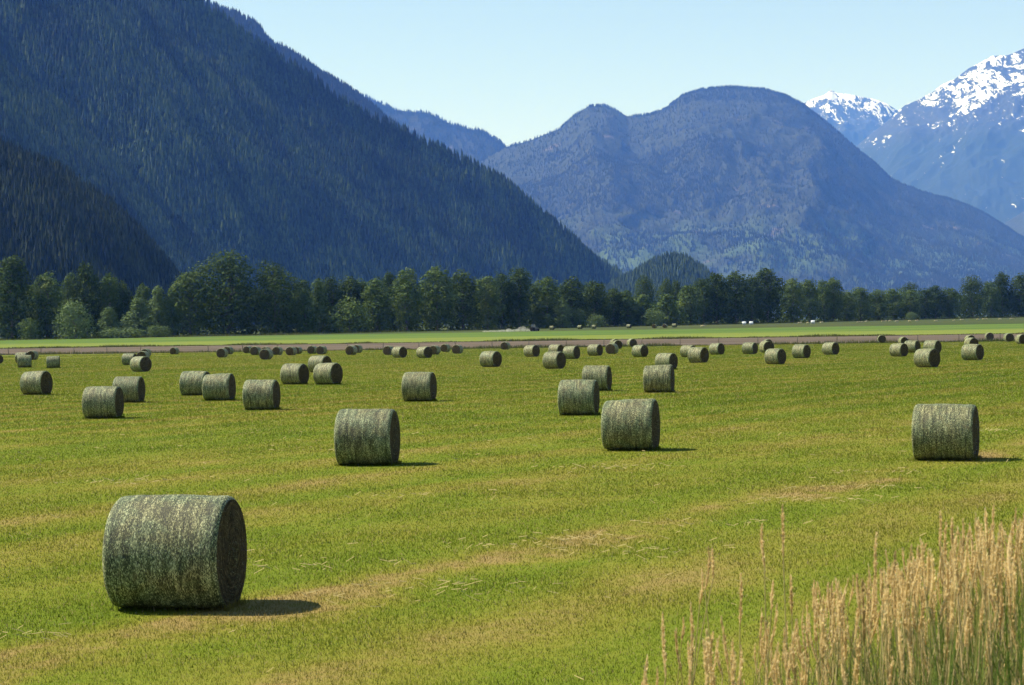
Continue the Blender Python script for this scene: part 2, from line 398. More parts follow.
BR, BL = 0.70, 1.42
def bale_shape(seed, nseg, nlen):
    r = np.random.default_rng(seed)
    xs = np.concatenate([[-BL / 2, -BL / 2 + 0.012, -BL / 2 + 0.035, -BL / 2 + 0.07], np.linspace(-BL / 2 + 0.12, BL / 2 - 0.12, nlen), [BL / 2 - 0.07, BL / 2 - 0.035, BL / 2 - 0.012, BL / 2]])
    e = BL / 2 - np.abs(xs)
    prof = BR - 0.045 * np.clip(1 - e / 0.07, 0, 1) ** 2.4 - 0.012 * (xs / (BL / 2)) ** 2
    tilt = r.normal(0, 0.012)
    V, Q = lathe(list(zip(prof, xs)), nseg, 'x')
    y, z = V[:, 1].copy(), V[:, 2].copy(); rr = np.hypot(y, z); a = np.arctan2(z, y)
    lump = 0.022 * (fbm(V[:, 0] * 2.0 + seed, np.cos(a) * 1.4 + 9, 3, seed) + fbm(V[:, 0] * 2.0, np.sin(a) * 1.4 + 5 * seed, 3, seed + 9) - 1.0)
    groove = 0.005 * (vnoise(V[:, 0] * 14 + 3 * seed, a * 0.8, seed + 3) - 0.5)
    f = (rr + lump + groove) * (1 + tilt * V[:, 0] * 2) / rr
    V[:, 1] = y * f; V[:, 2] = z * f
    # settle on the ground
    zb = V[:, 2]
    zb = np.where(zb < -0.56, -0.56 + (zb + 0.56) * 0.62, zb); V[:, 2] = zb
    V[:, 1] *= 1 + 0.02 * np.clip(-zb, 0, 1)
    V[:, 2] -= V[:, 2].min() + 0.015
    ends = []
    for side, off in ((0, -1), (len(xs) - 1, 1)):
        rim = V[side * nseg:(side + 1) * nseg]
        c = rim.mean(0); rings = [rim]
        for k in (0.9, 0.78, 0.64, 0.5, 0.36, 0.22, 0.1):
            w = c + (rim - c) * k
            w = w.copy(); w[:, 0] += off * (0.028 * (1 - k) + 0.02 * (vnoise(w[:, 1] * 7 + seed, w[:, 2] * 7, seed + 5) - 0.5))
            rings.append(w)
        VV = np.concatenate(rings + [[c + [off * 0.02, 0, 0]]]); nq = len(rings)
        QQ = []
        for k in range(nq - 1):
            i = np.arange(nseg); j = (i + 1) % nseg
            QQ.append(np.stack([k * nseg + i, k * nseg + j, (k + 1) * nseg + j, (k + 1) * nseg + i], 1))
        i = np.arange(nseg); j = (i + 1) % nseg; last = (nq - 1) * nseg
        QQ.append(np.stack([last + i, last + j, np.full(nseg, nq * nseg), np.full(nseg, nq * nseg)], 1))
        QQ = np.concatenate(QQ)
        if off < 0: QQ = QQ[:, ::-1]
        ends.append((VV, QQ))
    return (V, Q[:, ::-1]), ends
def tri_quads(name, V, Q, smooth, mat):
    """quads where some collapse to triangles"""
    me = bpy.data.meshes.new(name)
    faces = [tuple(dict.fromkeys(map(int, f))) for f in Q]
    me.from_pydata([tuple(v) for v in V], [], faces); me.materials.append(mat)
    me.polygons.foreach_set('use_smooth', np.full(len(faces), smooth)); me.update()
    return me
def fuzz(seed, n, wrapV, ends):
    """stray hay stalks that stick out of the bale"""
    r = np.random.default_rng(seed + 100)
    out = []
    for k in range(n):
        base = wrapV[r.integers(len(wrapV))] if r.random() < 0.45 else ends[r.integers(2)][0][r.integers(len(ends[0][0]) - 1)]
        nrm = np.array([0.0, base[1], base[2] - 0.7]); nrm /= np.linalg.norm(nrm) + 1e-6
        if abs(base[0]) > BL / 2 - 0.03: nrm = nrm * 0.4 + np.array([np.sign(base[0]), 0, 0])
        dirv = nrm * 0.35 + r.normal(0, 0.8, 3); dirv /= np.linalg.norm(dirv)
        if dirv @ nrm < 0: dirv = -dirv
        L_ = r.uniform(0.02, 0.075); sd = np.cross(dirv, r.normal(0, 1, 3)); sd /= np.linalg.norm(sd)
        out += [base - sd * 0.0022, base + sd * 0.0022, base + dirv * L_ + np.array([0, 0, -0.3 * L_])]
    return np.array(out), np.arange(3 * n).reshape(-1, 3)
BALES = []
for sd in range(7):
    hi = sd < 4
    (V, Q), ends = bale_shape(sd + 1, 96 if hi else 40, 40 if hi else 14)
    if hi:
        fv, ft = fuzz(sd, 1500, V, ends)
        Vm = np.concatenate([V, fv]); me = bpy.data.meshes.new('net_wrap')
        faces = [tuple(map(int, f)) for f in Q] + [tuple(map(int, f + len(V))) for f in ft]
        me.from_pydata([tuple(v) for v in Vm], [], faces); me.materials.append(WRAP)
        me.polygons.foreach_set('use_smooth', np.ones(len(faces), bool)); me.update()
    else:
        me = tri_quads('net_wrap', V, Q, True, WRAP)
    e = [tri_quads('hay_end', vv, qq, True, HAYEND) for vv, qq in ends]
    BALES.append((me, e))

# xl, xr, ytop, ybottom (as seen), angle of its visible end, label
BL_LIST = [
 (105.5, 249, 493, 609, 18, 'largest and nearest round hay bale, alone at lower left with a long shadow'),
 (333.5, 402.5, 407, 465, 12, 'big round hay bale standing alone behind the nearest bale, second row of the field'),
 (600.5, 661.6, 398, 450.3, 11, 'big round hay bale at the front of the three stepped overlapping bales in mid field'),
 (912, 980.5, 401.5, 460, 8, 'big round hay bale standing alone near the right edge above the tall grass'),
 (557, 601, 378.4, 415.2, 10.5, 'middle bale of the three stepped overlapping bales, half behind the front one'),
 (580.8, 613.6, 364.5, 391, 13, 'rearmost of the three stepped overlapping bales, partly hidden by the middle one'),
 (642, 676, 364.2, 392.5, 10, 'bale with a broad plain side beside the three stepped bales, another bale peeping behind it'),
 (654, 679, 352.3, 369.4, 33, 'bale half hidden behind the broad bale beside the stepped three'),
 (401.3, 437.7, 370.9, 401.4, 14.5, 'lone medium bale in the middle of the field behind the second-row big bale'),
 (242, 281.7, 378.6, 410, 16.5, 'rightmost and nearest of the three bales in a left row, standing clear'),
 (201.3, 237, 373, 400.7, 17, 'middle bale of the left row of three, overlapping the one behind its left'),
 (181.2, 210.5, 370, 395.5, 20, 'leftmost bale of the left row of three, its right end tucked behind the next'),
 (81.7, 125, 385.3, 418.5, 17, 'front bale of the overlapping pair at far left, hiding the left side of its partner'),
 (111.2, 147, 375.5, 402.7, 17.5, 'rear bale of the overlapping pair at far left, with a greenish wrap'),
 (19.5, 53.2, 370.5, 395, 30, 'lone bale with wide dark end near the left edge of the field'),
 (280, 310, 362.9, 384.5, 31.7, 'left bale of the close trio with dark ends left of the field centre'),
 (312.5, 343.6, 362.2, 384.7, 34, 'right front bale of the close trio left of the field centre'),
 (308, 332, 355, 372.5, 35, 'rear bale of the close trio, peeping over its right front bale'),
 (17.3, 32, 354.5, 367.6, 2, 'small pale bale seen side on, front of the far left cluster'),
 (45.7, 61, 355.6, 368, 4, 'small bale seen side on standing alone right of the far left cluster'),
 (16, 28, 352, 363, 20, 'bale almost hidden behind the side-on bale of the far left cluster'),
 (27, 38, 350, 360, 112, 'dark-ended bale at the back right of the far left cluster'),
 (-9, 4.4, 355.8, 363.6, 70, 'bale cut by the left edge of the photo, only its dark end showing'),
 (128.3, 153.6, 355.8, 371.8, 50, 'front bale of the piled-looking cluster above the far left pair, with wide dark end'),
 (121.7, 138, 353, 365, 25, 'pale bale peeping out left of the front bale in the piled-looking cluster'),
 (136, 150.6, 350.8, 361, 112, 'dark bale just above the front bale of the piled-looking cluster'),
 (141.4, 150.6, 348.5, 357, 112, 'farthest dark bale at the top of the piled-looking cluster'),
 (169.4, 179.5, 347.2, 354.7, 115, 'small dark bale standing alone by the fence right of the piled-looking cluster'),
 (216, 229, 348, 357.6, 112, 'front one of the two overlapping dark bales above the left row of three'),
 (224, 232.6, 346.2, 354.7, 115, 'rear one of the two overlapping dark bales above the left row of three'),
 (242.7, 253, 345.8, 353.4, 115, 'leftmost dark bale of the dense dark line by the fence'),
 (250.5, 261, 346.2, 355.1, 113, 'second dark bale from the left in the dense dark line by the fence'),
 (258.7, 273.8, 348.4, 359.7, 110, 'nearest dark bale standing in front of the dense dark line by the fence'),
 (261, 271, 346.6, 354, 115, 'dark bale hidden behind the nearest one of the dense dark line'),
 (272, 283.4, 346.4, 355, 113, 'dark bale just right of the nearest one in the dense dark line'),
 (285, 297.5, 346.4, 355.4, 113, 'front bale of the overlapping dark pair ending the dense dark line'),
 (294, 301.3, 347, 354, 115, 'rear bale of the overlapping dark pair ending the dense dark line'),
 (308, 317, 345.5, 353.8, 113, 'left one of two touching dark bales above the close trio'),
 (316, 327.3, 345.5, 354.3, 113, 'right one of two touching dark bales above the close trio'),
 (345.3, 357.5, 345.2, 355, 112, 'front one of two overlapping dark bales right of the close trio by the fence'),
 (353, 362, 344.5, 353, 115, 'rear one of two overlapping dark bales right of the close trio by the fence'),
 (383.8, 394, 345.6, 355, 113, 'dark bale half hidden by a pale one left of centre by the fence'),
 (390.4, 408.8, 345.5, 357.7, 48, 'pale bale with dark end overlapping a dark one left of centre by the fence'),
 (414, 434.8, 344.6, 358, 49, 'larger pale bale with dark end, first of four left of centre by the fence'),
 (430, 439.6, 345.2, 354.7, 113, 'dark bale directly behind the larger pale bale in the line of four'),
 (440, 451, 343.7, 352, 113, 'third dark bale in the line of four left of centre by the fence'),
 (452, 463.5, 344.5, 353.7, 112, 'last dark bale in the line of four left of centre by the fence'),
 (478.6, 503, 350, 367, 36, 'lone pale bale with dark end just left of the field centre'),
 (500, 510.8, 341.6, 349.7, 108, 'dark bale by the fence above the lone pale bale'),
 (522, 541.4, 343.7, 356.8, 42, 'pale bale standing alone left of the overlapping four near the centre'),
 (542, 566.8, 351, 368.8, 35, 'nearest bale of the overlapping four near the centre'),
 (547.6, 565, 344, 356, 35, 'rear bale of the overlapping four, seen between two nearer ones'),
 (561, 582, 344, 359, 32, 'right bale of the overlapping four near the centre'),
 (587, 603.4, 343.8, 355.8, 32, 'small pale bale right of the overlapping four, next to dark bales'),
 (606, 618, 343.1, 354, 108, 'nearest dark bale of the stack-like dark three by the fence right of centre'),
 (613, 621.5, 340, 348.8, 75, 'middle dark bale of the dark three by the fence, with a light left rim'),
 (611, 618.5, 338.7, 346.5, 70, 'farthest bale of the dark three by the fence, only its top showing'),
 (627, 637, 338.2, 346.8, 72, 'round dark-ended bale right of the dark three by the fence'),
 (631, 649, 344.5, 357, 41, 'pale bale just below the round dark-ended bale right of centre'),
 (680, 697, 344.7, 357.2, 34, 'pale bale half hidden by the nearer bale of the overlapping group right of centre'),
 (687, 710, 346.4, 362.8, 34, 'nearest bale of the overlapping group of three right of centre'),
 (708, 725.5, 342.7, 354.7, 37.5, 'right rear bale of the overlapping group of three right of centre'),
 (742, 758, 342, 354, 28, 'small pale bale standing just left of the dark round end above a nearer bale'),
 (760.4, 773, 340.5, 352.6, 66, 'bale with dark round end peeping above a nearer pale bale'),
 (763, 772, 339, 347, 70, 'farthest bale showing only its rim behind a dark round end'),
 (764, 787, 348, 364.4, 35, 'nearer pale bale standing below the dark round end'),
 (791.4, 811.5, 343.9, 358.2, 34, 'left one of two separate pale bales in the gap right of the middle'),
 (821.3, 840, 341.9, 354.7, 37, 'right one of two separate pale bales in the gap right of the middle'),
 (876.9, 886.5, 334.7, 342.8, 85, 'round dark bale end alone by the fence above the right cluster of five'),
 (898, 908.5, 336.7, 345, 72, 'dark bale by the fence behind the left bales of the right cluster of five'),
 (888.6, 909, 342.8, 356.6, 35, 'left bale of the right cluster of five'),
 (903.5, 921, 340, 352.7, 27, 'second bale of the right cluster of five, behind the left one'),
 (923, 942, 339.8, 353.5, 30, 'rear right bale of the right cluster of five, behind the nearest one'),
 (912.5, 941.5, 348, 367.4, 36, 'nearest and largest bale of the right cluster of five'),
 (961, 984.3, 343.5, 360.3, 29, 'nearest bale of three lined up one behind another near the right edge'),
 (963.8, 979, 337.3, 348, 60, 'middle bale of three lined up one behind another near the right edge'),
 (964.6, 975, 334.8, 343, 66, 'farthest bale of three lined up one behind another near the right edge'),
 (984.3, 994.3, 332, 340.4, 80, 'left round dark bale end of three along the fence at the right edge'),
 (1003.6, 1014, 332.8, 341.7, 75, 'middle round dark bale end of three along the fence at the right edge'),
 (1015.9, 1027, 333.9, 344, 65, 'bale cut by the right edge of the photo, pale left rim and dark end'),
]
def hit_hay(px, py):
    r = ray(px, py)
    # z = EYE + k rz = -0.004 k ry
    k = EYE / (-r.z - 0.004 * r.y)
    return Vector((r.x * k, r.y * k, -0.004 * r.y * k))
def place_bale(i, P, a, s, label, group, var):
    v = Vector((P.x, P.y, 0)).normalized(); rt = Vector((v.y, -v.x, 0))
    n = rt * math.cos(R(a)) - v * math.sin(R(a))
    root = thing('hay_bale', label, 'hay bale', P, math.atan2(n.y, n.x), group, (s * random.uniform(0.93, 1.0), s * random.uniform(0.98, 1.03), s))
    me, e = BALES[var]
    link('net_wrap', me, root)
    for k in e: link('hay_end', k, root)
    return root
for i, (xl, xr, yt, yb, a, label) in enumerate(BL_LIST):
    c = hit_hay((xl + xr) / 2, yb)
    ln = math.hypot(c.x, c.y)
    back = 0.5 * BL * abs(math.sin(R(a))) * 0.9
    c = c * ((ln + back) / ln); c.z = -0.004 * c.y
    s = (yb - yt) * c.y / F / 1.385
    s = min(1.09, max(0.9, s))
    place_bale(i, c, a, s, label, 'round hay bales on the mown field', i % 4 if i < 15 else 4 + i % 3)

foot = []
for ob in [o_ for o_ in col.objects if o_.name.startswith('hay_bale')][:20]:
    sx_ = ob.scale[0]; th = ob.rotation_euler[2]; m_ = 420
    u_ = rng.uniform(-0.5, 0.5, m_) * BL * 1.08; w_ = np.where(rng.random(m_) < 0.6, -1, 1) * (0.30 + np.abs(rng.normal(0, 0.07, m_)))
    e_ = rng.random(m_) < 0.25; w_ = np.where(e_, rng.uniform(-0.4, 0.4, m_), w_); u_ = np.where(e_, BL * (0.5 + np.abs(rng.normal(0, 0.03, m_))), u_)
    foot.append(np.stack([ob.location.x + sx_ * (u_ * math.cos(th) - w_ * math.sin(th)), ob.location.y + sx_ * (u_ * math.sin(th) + w_ * math.cos(th))], 1))
foot = np.concatenate(foot); n_ = len(foot)
V, T = blades(np.stack([foot[:, 0], foot[:, 1], gz(foot[:, 0], foot[:, 1]) - 0.01], 1), rng.uniform(0.05, 0.17, n_), np.maximum(0.008, foot[:, 1] * 0.0004) * rng.uniform(0.7, 1.3, n_), rng.uniform(0.05, 0.6, n_), rng.uniform(0, np.pi, n_))
o = link('bale_foot_grass', mesh_np('bale_foot_grass', V, T, False, (STUB,))); o['kind'] = 'stuff'; o['label'] = 'longer uncut grass fringing the foot of the hay bales'; o['category'] = 'grass'
# a few bales lie in the olive field far behind the green crop
def hit_far(px, v0, d): 
    xx = x_at(px, d); return Vector((xx, d, float(gz(xx, d))))
t = NT('white_wrap_film'); WHITE = t.bsdf(t.ramp(t.noise(t.mapping(t.obj(), scale=(3, 9, 9)), 1, 3), [(0.3, (0.62, 0.63, 0.62)), (0.7, (0.8, 0.8, 0.78))]), 0.35, 0.4)
FAR = [(552, 640, 20, 'tiny pale bale beyond the green strip, just right of the tractor'),
 (580, 652, 25, 'tiny pale bale beyond the green strip, left one of the two below young trees'),
 (594, 652, 15, 'tiny pale bale beyond the green strip, right one of the two below young trees'),
 (629, 655, 30, 'tiny bale with bright white top beyond the green strip, under the low light-green trees'),
 (654.5, 632, 110, 'left one of two tiny dark bales in the olive field under the light-green trees'),
 (665, 632, 110, 'right one of two tiny dark bales in the olive field under the light-green trees'),
 (674.5, 650, 20, 'tiny pale bale in the olive field right of the two tiny dark ones')]
for k, (px, d, a, lab) in enumerate(FAR):
    P = hit_far(px, 0, d)
    place_bale(k, P, a, 0.95, lab, 'tiny bales in the far olive field', 4 + k % 3)
for px, d, lab in ((744.3, 742, 'white wrapped bale at the foot of the dark trees, left one of two'), (751.3, 742, 'white wrapped bale at the foot of the dark trees, right one of two'),
                   (813, 735, 'tiny white wrapped bale standing alone before the right half of the tree line')):
    P = hit_far(px, 0, d); P.z -= 0.02
    root = thing('wrapped_bale', lab, 'wrapped bale', P, R(-8), 'white wrapped bales by the trees')
    V, Q = lathe([(0.02, -0.72), (0.50, -0.72), (0.60, -0.69), (0.66, -0.6), (0.68, 0), (0.66, 0.6), (0.60, 0.69), (0.5, 0.72), (0.02, 0.72)], 24, 'x')
    V[:, 2] += 0.66; V[:, 2] = np.maximum(V[:, 2], 0.0)
    link('wrap_film', mesh_np('wrap_film', V, Q[:, ::-1], True, (WHITE,)), root)
# pale rows of cut hay in the far field
t = NT('cut_hay_row'); ROW = t.bsdf(t.ramp(t.noise(t.mapping(t.obj(), scale=(0.7, 2, 2)), 1, 4), [(0.35, (0.20, 0.18, 0.08)), (0.6, (0.42, 0.36, 0.2))]), 0.95, 0.1)
rows_mb = MB(); r2 = np.random.default_rng(4)
for px, py_, L_ in [(800, 324, 5), (808, 323.6, 3), (822, 323, 4), (860, 321.5, 7), (867, 321, 5), (884, 320.5, 6), (890, 320, 4), (897, 321, 5), (910, 320.5, 4), (917, 320, 4), (936, 320, 5), (954, 318.5, 4), (962, 319, 5), (978, 318.5, 4), (985, 318, 6), (1000, 319, 4), (1012, 318, 6), (703, 325, 4)]:
    dd = 730 + (px - 700) * 0.42 + r2.uniform(-40, 40); xx = x_at(px, dd)
    m = 9; pts = []
    for k in range(m):
        xk = xx + (k / (m - 1) - 0.5) * L_ * dd / F * 1.3; yk = dd + 0.6 * (k - m / 2)
        pts.append((xk, yk, float(gz(xk, yk)) + 0.05))
    rows_mb.tube(pts, [0.08] + list(r2.uniform(0.22, 0.48, m - 2)) + [0.08], 7)
o = link('cut_hay', rows_mb.mesh('cut_hay', ROW, True)); o['kind'] = 'stuff'; o['label'] = 'broken pale rows of cut hay in the far olive field'; o['category'] = 'hay'

# ------------------------------------------------------------------ tractor with dust
t = NT('dark_tractor_paint'); TPAINT = t.bsdf((0.02, 0.03, 0.035), 0.35, 0.5)
t = NT('tractor_tyre'); TYRE = t.bsdf((0.02, 0.02, 0.02), 0.9, 0.1)
t = NT('tractor_glass'); TGLASS = t.bsdf((0.03, 0.04, 0.05), 0.08, 0.6)
P = hit_far(534.5, 0, 612)
tr = thing('tractor', 'tiny dark tractor raising dust at the foot of the trees', 'tractor', P, R(-35), None, (0.85, 0.85, 0.85))
b = MB(); b.box((0.75, 0, 1.05), (1.6, 0.75, 0.65), 0, 0.88); b.box((-0.35, 0, 0.85), (1.4, 0.8, 0.5)); link('body', b.mesh('body', TPAINT), tr)
b = MB(); b.box((-0.55, 0, 1.75), (1.25, 1.2, 1.3), 0, 0.88); cab = link('cab', b.mesh('cab', TGLASS), tr)
b = MB(); b.box((-0.55, 0, 2.46), (1.3, 1.25, 0.10)); link('roof', b.mesh('roof', TPAINT), cab)
b = MB(); b.tube([(0.9, 0.3, 1.3), (0.9, 0.3, 2.2)], 0.05, 8); link('exhaust_pipe', b.mesh('exhaust_pipe', TPAINT), tr)
for sx, sy, rr, wdt in ((-0.7, 0.8, 0.8, 0.42), (-0.7, -0.8, 0.8, 0.42), (1.2, 0.65, 0.5, 0.3), (1.2, -0.65, 0.5, 0.3)):
    V, Q = lathe([(rr * 0.2, -wdt / 2), (rr * 0.55, -wdt / 2), (rr * 0.93, -wdt / 2), (rr, -wdt / 3), (rr, wdt / 3), (rr * 0.93, wdt / 2), (rr * 0.55, wdt / 2), (rr * 0.2, wdt / 2)], 20, 'x')
    V = V[:, [1, 0, 2]] + np.array([sx, sy, rr]); link('wheel', mesh_np('wheel', V, Q, True, (TYRE,)), tr)
m = bpy.data.materials.new('dust'); m.use_nodes = True; nt = m.node_tree; nt.nodes.clear()
om = nt.nodes.new('ShaderNodeOutputMaterial'); pv = nt.nodes.new('ShaderNodeVolumePrincipled')
pv.inputs['Color'].default_value = (0.9, 0.86, 0.78, 1); pv.inputs['Absorption Color'].default_value = (1, 1, 1, 1); pv.inputs['Density'].default_value = 0.30; pv.inputs['Density Attribute'].default_value = ''
nt.links.new(pv.outputs[0], om.inputs['Volume']); 
try: m.cycles.homogeneous_volume = True
except Exception: pass
db = MB(); r3 = np.random.default_rng(12)
for k in range(16):
    f = k / 15.0; xx = -13.5 * f - 1.6; rz_ = (0.45 + 0.35 * r3.random()) * (1.0 - 0.6 * f) * (1.3 if k in (2, 3, 7) else 0.8)
    prof = [(max(0.01, math.sin(a_)), -math.cos(a_)) for a_ in np.linspace(0, math.pi, 10)]
    V, Q = lathe(prof, 14)
    V = V * np.array([1.0, 0.8, rz_]) + np.array([xx, 0.4 * r3.normal(), rz_ * 0.75]); V = V * (1 + 0.12 * r3.normal(size=(len(V), 1)) * 0)
    db.add(V, Q)
o = link('dust', db.mesh('dust', m, True), None, P); o['kind'] = 'stuff'; o['label'] = 'white dust trailing behind the tiny dark tractor'; o['category'] = 'dust'

# ------------------------------------------------------------------ tree line
def leaf_mat(name, c0, c1, c2):
    t = NT(name)
    n1 = t.noise(t.mapping(t.pos(), scale=(0.16, 0.16, 0.16)), 1, 4, 0.6)
    r_ = t.n('ShaderNodeNewGeometry').outputs['Random Per Island']
    f = t.math('ADD', t.math('MULTIPLY', n1, 0.75), t.math('MULTIPLY', r_, 0.25))
    c = t.ramp(f, [(0.28, c0), (0.5, c1), (0.72, c2)])
    return t.bsdf(c, 0.75, 0.08, transl=0.25)
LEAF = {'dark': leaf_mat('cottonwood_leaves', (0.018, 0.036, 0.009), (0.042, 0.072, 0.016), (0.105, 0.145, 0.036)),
        'mid': leaf_mat('poplar_leaves', (0.034, 0.064, 0.015), (0.080, 0.125, 0.032), (0.16, 0.205, 0.060)),
        'pale': leaf_mat('willow_leaves', (0.075, 0.115, 0.040), (0.125, 0.18, 0.062), (0.18, 0.23, 0.09))}
t = NT('bark'); BARK = t.bsdf(t.ramp(t.noise(t.mapping(t.pos(), scale=(2, 2, 0.4)), 1, 5), [(0.3, (0.07, 0.06, 0.05)), (0.7, (0.19, 0.17, 0.15))]), 0.95, 0.1, bump=t.noise(t.mapping(t.pos(), scale=(4, 4, 0.6)), 1, 4), bump_d=0.05)

def crown_mesh(name, seed, ratio, nleaf, low, shape, leaf):
    """crown in units of its own height: radius 0.5/ratio; lobes of leaf clumps on limbs"""
    r = np.random.default_rng(seed)
    R0 = 0.5 / ratio
    nl = 46 if ratio > 1.4 else 30
    lobes = []
    for k in range(nl):
        f = (k + r.random()) / nl
        z0 = low + (1 - low) * (f ** 0.85) * 0.97
        tt = (z0 - low) / (1 - low)
        if shape == 'column': pr = (min(1, 0.62 + 1.5 * tt)) * (1 - max(0, (tt - 0.62) / 0.42) ** 1.8)
        elif shape == 'round': pr = math.sqrt(max(0.0, 1 - (2 * tt - 0.95) ** 2 * 0.95))
        else: pr = (min(1, 0.75 + 1.2 * tt)) * (1 - tt ** 1.6 * 0.86)
        pr = max(pr, 0.16)
        a = k * 2.399 + r.normal(0, 0.5)
        off = R0 * pr * r.uniform(0.35, 0.80)
        rad = R0 * (0.24 + 0.26 * r.random()) * (0.6 + 0.55 * pr)
        lobes.append((off * math.cos(a), off * math.sin(a), z0 - rad * 0.2, rad, rad * r.uniform(0.85, 1.45)))
    lobes = np.array(lobes)
    w = lobes[:, 3] ** 2; w = w / w.sum()
    li = r.choice(nl, nleaf, p=w); L = lobes[li]
    dv = r.normal(0, 1, (nleaf, 3)); dv[:, 2] += 0.25; dv /= np.linalg.norm(dv, axis=1)[:, None]
    rr = np.where(r.random(nleaf) < 0.8, r.uniform(0.80, 1.08, nleaf), r.uniform(1.0, 1.35, nleaf))
    C = L[:, :3] + dv * np.stack([L[:, 3], L[:, 3], L[:, 4]], 1) * rr[:, None]
    C[:, 2] = np.maximum(C[:, 2], low * 0.4) / max(1.0, np.quantile(C[:, 2], 0.997))
    nr = dv + r.normal(0, 0.36, (nleaf, 3)) + np.array([0, 0, 0.2]); nr /= np.linalg.norm(nr, axis=1)[:, None]
    tg = np.cross(nr, r.normal(0, 1, (nleaf, 3))); tg /= np.linalg.norm(tg, axis=1)[:, None]; bt = np.cross(nr, tg)
    s = leaf * r.uniform(0.55, 1.35, nleaf)[:, None]
    V = np.stack([C - tg * s, C - bt * s * 0.55 + nr * s * 0.15, C + tg * s, C + bt * s * 0.55 - nr * s * 0.1], 1).reshape(-1, 3)
    mes = {}
    for k in LEAF: mes[k] = mesh_np(name, V, np.arange(4 * nleaf).reshape(-1, 4), False, (LEAF[k],))
    tb = MB(); ht = 0.86 if ratio > 1.2 else 0.6
    pts = [(r.normal(0, 0.008) * k, r.normal(0, 0.008) * k, ht * k / 5.0 - (0.01 if k == 0 else 0)) for k in range(6)]
    tb.tube(pts, [0.017, 0.013, 0.011, 0.009, 0.006, 0.002], 7)
    for lx, ly, lz, lr, _ in lobes[::2]:
        zb = max(0.06, lz - 0.5 * math.hypot(lx, ly) - 0.05)
        tb.tube([(0, 0, zb), (lx * 0.5, ly * 0.5, zb + (lz - zb) * 0.6), (lx, ly, lz)], [0.006, 0.004, 0.0015], 5)
    return mes, tb.mesh('trunk', BARK, True)
CROWN = {}
for k in range(6): CROWN[('tall', k)] = crown_mesh('crown', 30 + k, 2.3, 5600, 0.05, 'column', 0.0165)
for k in range(4): CROWN[('wide', k)] = crown_mesh('crown', 50 + k, 1.5, 7500, 0.04, 'column', 0.0155)
for k in range(4): CROWN[('young', k)] = crown_mesh('crown', 70 + k, 2.0, 3600, 0.03, 'cone', 0.022)
for k in range(4): CROWN[('bush', k)] = crown_mesh('crown', 90 + k, 1.0, 3000, 0.02, 'round', 0.028)
RATIO = {'tall': 2.3, 'wide': 1.5, 'young': 2.0, 'bush': 1.0}
def base_y(px): return float(np.interp(px, [-60, 0, 300, 400, 540, 670, 800, 900, 1024, 1090], [339.5, 338.5, 334.5, 332, 328, 325, 322, 319.7, 317, 316]))
def tree_d(px): return float(np.interp(px, [-60, 0, 300, 400, 540, 670, 800, 900, 1024, 1090], [650, 650, 660, 690, 750, 805, 880, 960, 1050, 1080]))
n_t = [0]
def tree(px, top, w, shp, tone, label, dd=0.0, name=None, cat='tree', group='trees in the far tree line'):
    d_ = tree_d(px) + dd
    xx = x_at(px, d_); zz = float(gz(xx, d_))
    tp = at_depth(px, top, d_)
    h = max(2.0, tp.z - zz + 0.25)
    i = n_t[0]; n_t[0] += 1
    crown, trunk = CROWN[(shp, i % (6 if shp == 'tall' else 4))]
    ww = w * d_ / F * 1.2 * RATIO[shp]
    root = thing(name or {'tall': 'cottonwood_tree', 'wide': 'cottonwood_tree', 'young': 'young_tree', 'bush': 'shrub'}[shp], label, cat, (xx, d_, zz - 0.05), random.uniform(0, 6.28), group, (ww, ww, h))
    link('trunk', trunk, root); link('crown', crown[tone], root)
    return root
